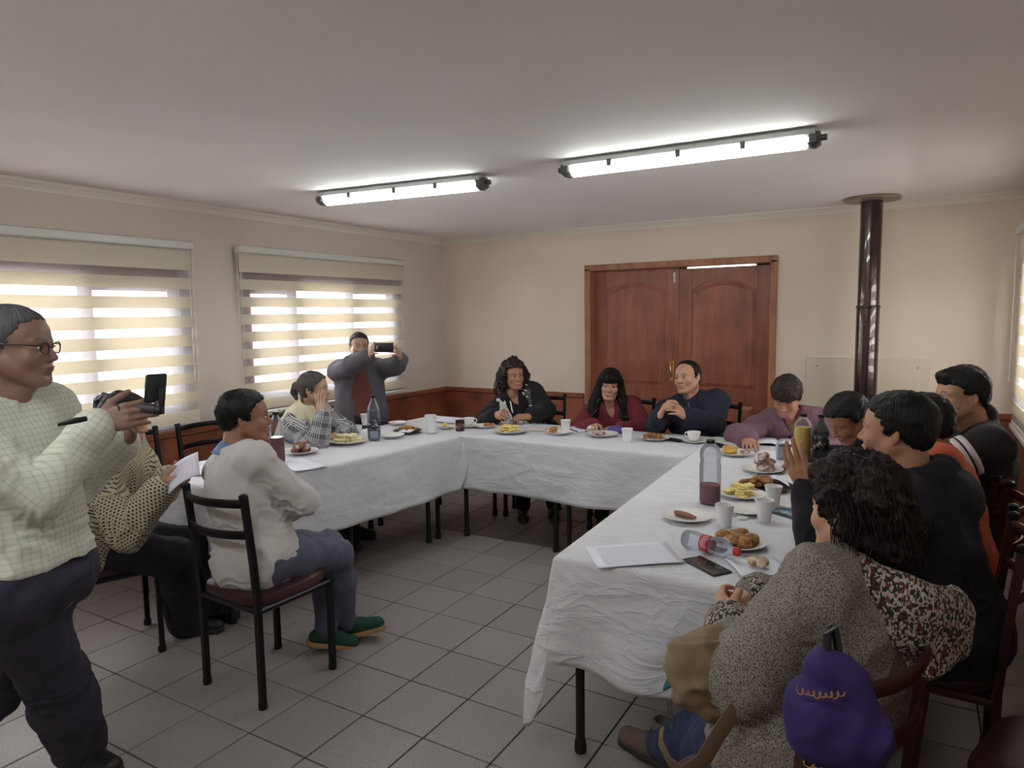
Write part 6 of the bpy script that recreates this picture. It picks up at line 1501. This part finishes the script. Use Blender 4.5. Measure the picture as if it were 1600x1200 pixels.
# --- man in the dark hoodie, hands raised
p = Person('person in dark hoodie with raised joined hands, seated on the maroon chair', at_d(1399, 672, 2.27), 282, -2, 0, (.12, 2.58, .57), 276, s=1.0, skin=(176, 128, 100), girth=1.12, chub=.4)
p.arm(-1, at_d(1262, 765, 2.24), V3(.3, -.5, -1)).arm(1, at_d(1290, 752, 2.42), V3(.3, .5, -1))
p.hand(-1, at_d(1238, 712, 2.20) - p.W[-1], V3(.25, .9, .3), curl=(.10, .14, .1), spread=.06, thumb=(.1, .1)).hand(1, at_d(1266, 708, 2.31) - p.W[1], V3(-.2, -1, -.1), curl=(.3, .5, .3))
p.leg(-1, (-.28, 2.48, .09), V3(-.5, 0, 1)).leg(1, (-.28, 2.72, .09), V3(-.5, 0, 1)); p.body()
m_hood = plain('dark_hoodie_cloth', (33, 31, 41), .8)
p.top('hoodie', m_hood, g=.018, loose=.014, folds=.022, seed=14.2, r=(.064, .060, .056, .044), cuff=.93, hem=-.12, h=.0085, neckcut=.066,
      extra=lambda v: (v.chain([p.neck + p.tr * .085 + p.up * .03, p.neck - p.tf * .09 + p.tr * .05 + p.up * .025, p.neck - p.tf * .09 - p.tr * .05 + p.up * .025, p.neck - p.tr * .085 + p.up * .03], [.022, .032, .032, .022], .02), v.el(p.neck - p.tf * .13 - p.up * .06, (.095, .05, .075), np.stack([p.tr, p.tf, p.up], 1), .03)))
p.bottoms('trousers', plain('brown_grey_trouser_cloth', (60, 50, 60), .8), g=.020, folds=.014)
p.hair(h_black, MEN, t=.014, noise=.003, back=.004); p.shoes(m_shoe_b, m_shoe_s)
MB().tube([p.W[-1] + .029 * (cos(t) * nrm(np.cross(p.W[-1] - p.E[-1], V3(0, 1, 0))) + sin(t) * V3(0, 1, 0)) - p.org for t in np.linspace(0, 2 * pi, 17)[:-1]], .002, 5, closed=True).build('bracelet', m_cap, p.root)

# --- woman in the fleece cardigan, nearest
p = Person('person with full dark hair in grey fleece cardigan with patterned hood, seated nearest the camera', at_d(1332, 798, 1.66), -56, -6, 4, (-.225, 1.64, .57), -60, s=.97, fem=True, skin=(184, 136, 108), girth=1.08, sh_w=.95)
p.armto(-1, at_d(1142, 972, 1.78), at_d(1208, 1030, 1.50)).armto(1, at_d(1172, 932, 1.92), at_d(1290, 960, 1.9))
p.hand(-1, at_d(1120, 940, 1.86) - p.W[-1], V3(.4, .6, -.2), curl=(.5, .6, .4)).hand(1, at_d(1116, 944, 1.88) - p.W[1], V3(-.3, -.5, -.6), curl=(.5, .6, .5))
p.leg(-1, on_z(1018, 1158, .10), V3(-.6, .5, 1)).leg(1, (-.62, 2.30, .10), V3(-.5, .6, 1)); p.body()
m_fl = weave_mat('grey_fleece_knit', 'fleece', (158, 148, 142), (66, 60, 57), scale=300, bump=1.0); m_fl2 = weave_mat('patterned_knit', 'marl', (168, 160, 150), (42, 46, 42), (104, 52, 52), scale=150, bump=1.0)
p.top('cardigan', m_fl, g=.022, loose=.014, folds=.014, seed=15.5, r=(.066, .064, .060, .050), cuff=.86, hem=-.30, h=.0085, neckcut=.064, wr=.005)
def cuffs(v, p=p):
    for q in (-1, 1):
        a, b_ = p.E[q], p.W[q]; d = b_ - a; v.rc(a + d * .70, a + d * .92, .078, .066, .01); v.rc(a + d * .95, a + d * 1.25, .038, .046, .006, 's')
        v.plane(a + d * .945, d, .004) if False else None
p.garment('cuff', m_fl2, cuffs, list(p.W.values()) + list(p.E.values()), .14, .006, .004, 2, 0)
def hoodf(v, p=p):
    R = np.stack([p.tr, p.tf, p.up], 1); b = p.neck - p.tf * .13 - p.up * .02
    v.el(b + p.tr * .035, (.145, .058, .095), R, .03); v.chain([p.neck + p.tr * .09 + p.tf * .06, p.neck + p.tr * .11 - p.tf * .03, p.neck + p.tr * .07 - p.tf * .13], [.034, .042, .05], .03); v.chain([p.neck - p.tr * .10 + p.tf * .06, p.neck - p.tr * .11 - p.tf * .03, p.neck - p.tr * .05 - p.tf * .13], [.034, .042, .05], .03)
    v.rc(b + p.tr * .15 - p.up * .03 - p.tf * .015, b + p.tr * .04 - p.up * .09 - p.tf * .03, .024, .03, .04)
    v.el(p.neck + p.up * .07 - p.tf * .03, (.10, .115, .07), R, .015, 's')
p.garment('hood', m_fl2, hoodf, [p.neck, p.neck - p.tf * .2, p.S[1], p.S[-1]], .16, .007, .005, 8, .012)
p.bottoms('jeans', j_dkden, g=.016, folds=.014)
hairline14 = [(-.2, -.16), (-.03, -.15), (.0, -.10), (.012, -.03), (.03, .03), (.06, .07), (.12, .08)]
p.hair(h_red, [(-.2, -.18), (-.05, -.17), (-.02, -.13), (.0, -.02), (.02, .0), (.04, .06), (.12, .085)], t=.026, fluff=.012, noise=.004, ns=90, seed=6, top=.006, streak=.004, h=.0048, pad=.19, extra=lambda v, P: (v.el(P(.01, -.06, -.055), (.092, .075, .09), None, .03)))
curls(p, 700, .09, .0011, 5, 'loose_locks', h_red, tight=.006)
MB().ell(p.P(-.088, -.014, -.036) - p.org, (.004, .004, .005), 8, 6).build('earring', m_steel, p.root)
p.shoes(mat('brown_suede', (96, 78, 70), .85, bump=.3, bscale=200), m_shoe_s, yaws=(-12, 0), boot=.05)

# --- handbag on her lap, bag on the chair, strap
m_khaki = mat('khaki_canvas', (128, 108, 82), .8, var=.12, vscale=10, bump=.3, bscale=30); m_strap = mat('tan_strap', (104, 84, 68), .6)
hc_ = at_d(1112, 1045, 1.60)
hb2 = thing('handbag', tuple(hc_), 'khaki handbag with tan strap on the lap of the woman in grey fleece', 'handbag')
v = Vol(V3(-.3, -.3, -.3), V3(.3, .3, .3), .008); RR = rot(radians(-50), 0, 0)
v.el((0, 0, .02), (.115, .075, .075), RR, .02); v.el((.0, .0, -.05), (.10, .07, .06), RR, .03); v.rc(RR @ V3(-.09, .0, .05), RR @ V3(.09, 0, .06), .028, .028, .03)
V, Q = v.mesh(); V = relax(V, Q, 1); V += vnormals(V, Q) * (.006 * fnoise(V, 22, 3, 2) + .006 * np.clip(1 - 3 * np.abs(np.sin(V[:, 2] * 34 + 2.2 * fnoise(V, 10, 4, 1))), -1, 1) + .003 * (1 - 2 * np.abs(np.sin(V[:, 0] * 50 + V[:, 2] * 40))))[:, None]; mk('body', [(V, Q)], m_khaki, hb2, (0, 0, 0))
g2 = lambda x, y, d: at_d(x, y, d) - hc_
MB().tube([g2(1190, 1060, 1.50), g2(1168, 1085, 1.48), g2(1142, 1118, 1.47), g2(1120, 1152, 1.47), g2(1100, 1186, 1.48), g2(1072, 1206, 1.50), g2(1046, 1190, 1.53), g2(1032, 1160, 1.56), g2(1034, 1138, 1.58)], .015, 8, flat=(.2, 1.3), up=RC[:, 2]).build('strap', m_strap, hb2)
mb = MB()
for k in range(7):
    c = g2(1046 + .4 * k, 1098 + 6 * k, 1.62); mb.tube([c + V3(.006 * cos(t), .003 * sin(t) * (k % 2), .008 * sin(t)) for t in np.linspace(0, 2 * pi, 9)[:-1]], .0014, 5, closed=True)
mb.build('chain', mat('dull_chain', (96, 92, 90), .45, metal=.8), hb2)
tb_ = MB(); P_ = [[g2(1040 + 22 * u + 4 * sin(5 * w_), 1040 + 40 * w_ - 10 * u, 1.66 - .02 * u) for u in np.linspace(0, 1, 6)] for w_ in np.linspace(0, 1, 8)]
tb_.grid(P_).build('teal_scarf_end', mat('teal_knit', (52, 104, 108), .8, bump=.6, bscale=300), hb2, thick=.004)
# purple bag hanging on the chair back
m_purp = mat('purple_nylon', (50, 32, 94), .8, var=.12, vscale=8, bump=.15, bscale=12); m_gold = mat('gold_thread', (170, 124, 60), .5)
pb0 = at_d(1308, 1114, 1.25)
pbag = thing('hanging_bag', tuple(pb0), 'purple fabric bag with gold lettering hanging from the maroon chair back', 'bag')
fw = nrm(V3(0, 0, CAMH) * 0 + nrm(V3(0, 0, pb0[2]) - pb0)); rr_ = nrm(np.cross(V3(0, 0, 1), -fw)) ; rr_ = -rr_ if rr_ @ RC[:, 0] < 0 else rr_
R5 = np.stack([rr_, np.cross(V3(0, 0, 1), rr_), V3(0, 0, 1)], 1)
v = Vol(V3(-.2, -.2, -.2), V3(.2, .2, .2), .006)
v.el(R5 @ V3(-.015, 0, -.02), (.068, .045, .09), R5, .02); v.el(R5 @ V3(.035, -.004, -.045), (.055, .04, .065), R5, .03); v.rc(R5 @ V3(-.03, 0, .085), R5 @ V3(.0, 0, .09), .030, .030, .04); v.rc(R5 @ V3(-.04, 0, .0), R5 @ V3(-.045, 0, -.05), .045, .04, .03); v.rc(R5 @ V3(.03, -.01, .07), R5 @ V3(.075, -.018, -.025), .02, .018, .03)
V, Q = v.mesh(); V = relax(V, Q, 1); V += vnormals(V, Q) * (.004 * fnoise(V, 20, 7, 2) + .0045 * (1 - 2 * np.abs(np.sin(((V @ R5)[:, 0] * 1.0 + .25 * V[:, 2]) * 48 + 2 * fnoise(V, 9, 2, 1)))) * np.clip((V[:, 2] + .12) / .2, .15, 1))[:, None]; mk('body', [(V, Q)], m_purp, pbag, (0, 0, 0))
MB().tube([R5 @ V3(-.02, 0, .10), R5 @ V3(-.02, .01, .14), R5 @ V3(-.01, .03, .15), R5 @ V3(.0, .02, .10)], .008, 8).build('loop', m_cap, pbag)
def script(c, w, h, n, amp, par):
    pts = [R5 @ (V3(*c) + V3(w * (t - .5) - .35 * w / n * math.sin(n * 2 * pi * t), -.002 + .012 * (2 * t - 1) ** 2, h * math.cos(n * 2 * pi * t) * (1.2 if int(t * n) % 3 == 0 else .6) + amp * t)) for t in np.linspace(0, 1, 110)]; MB().tube(pts, .0011, 5).build('lettering', m_gold, par)
script((-.028, -.054, .052), .075, .006, 8, .010, pbag); script((.0, -.052, -.086), .10, .0035, 7, .012, pbag)
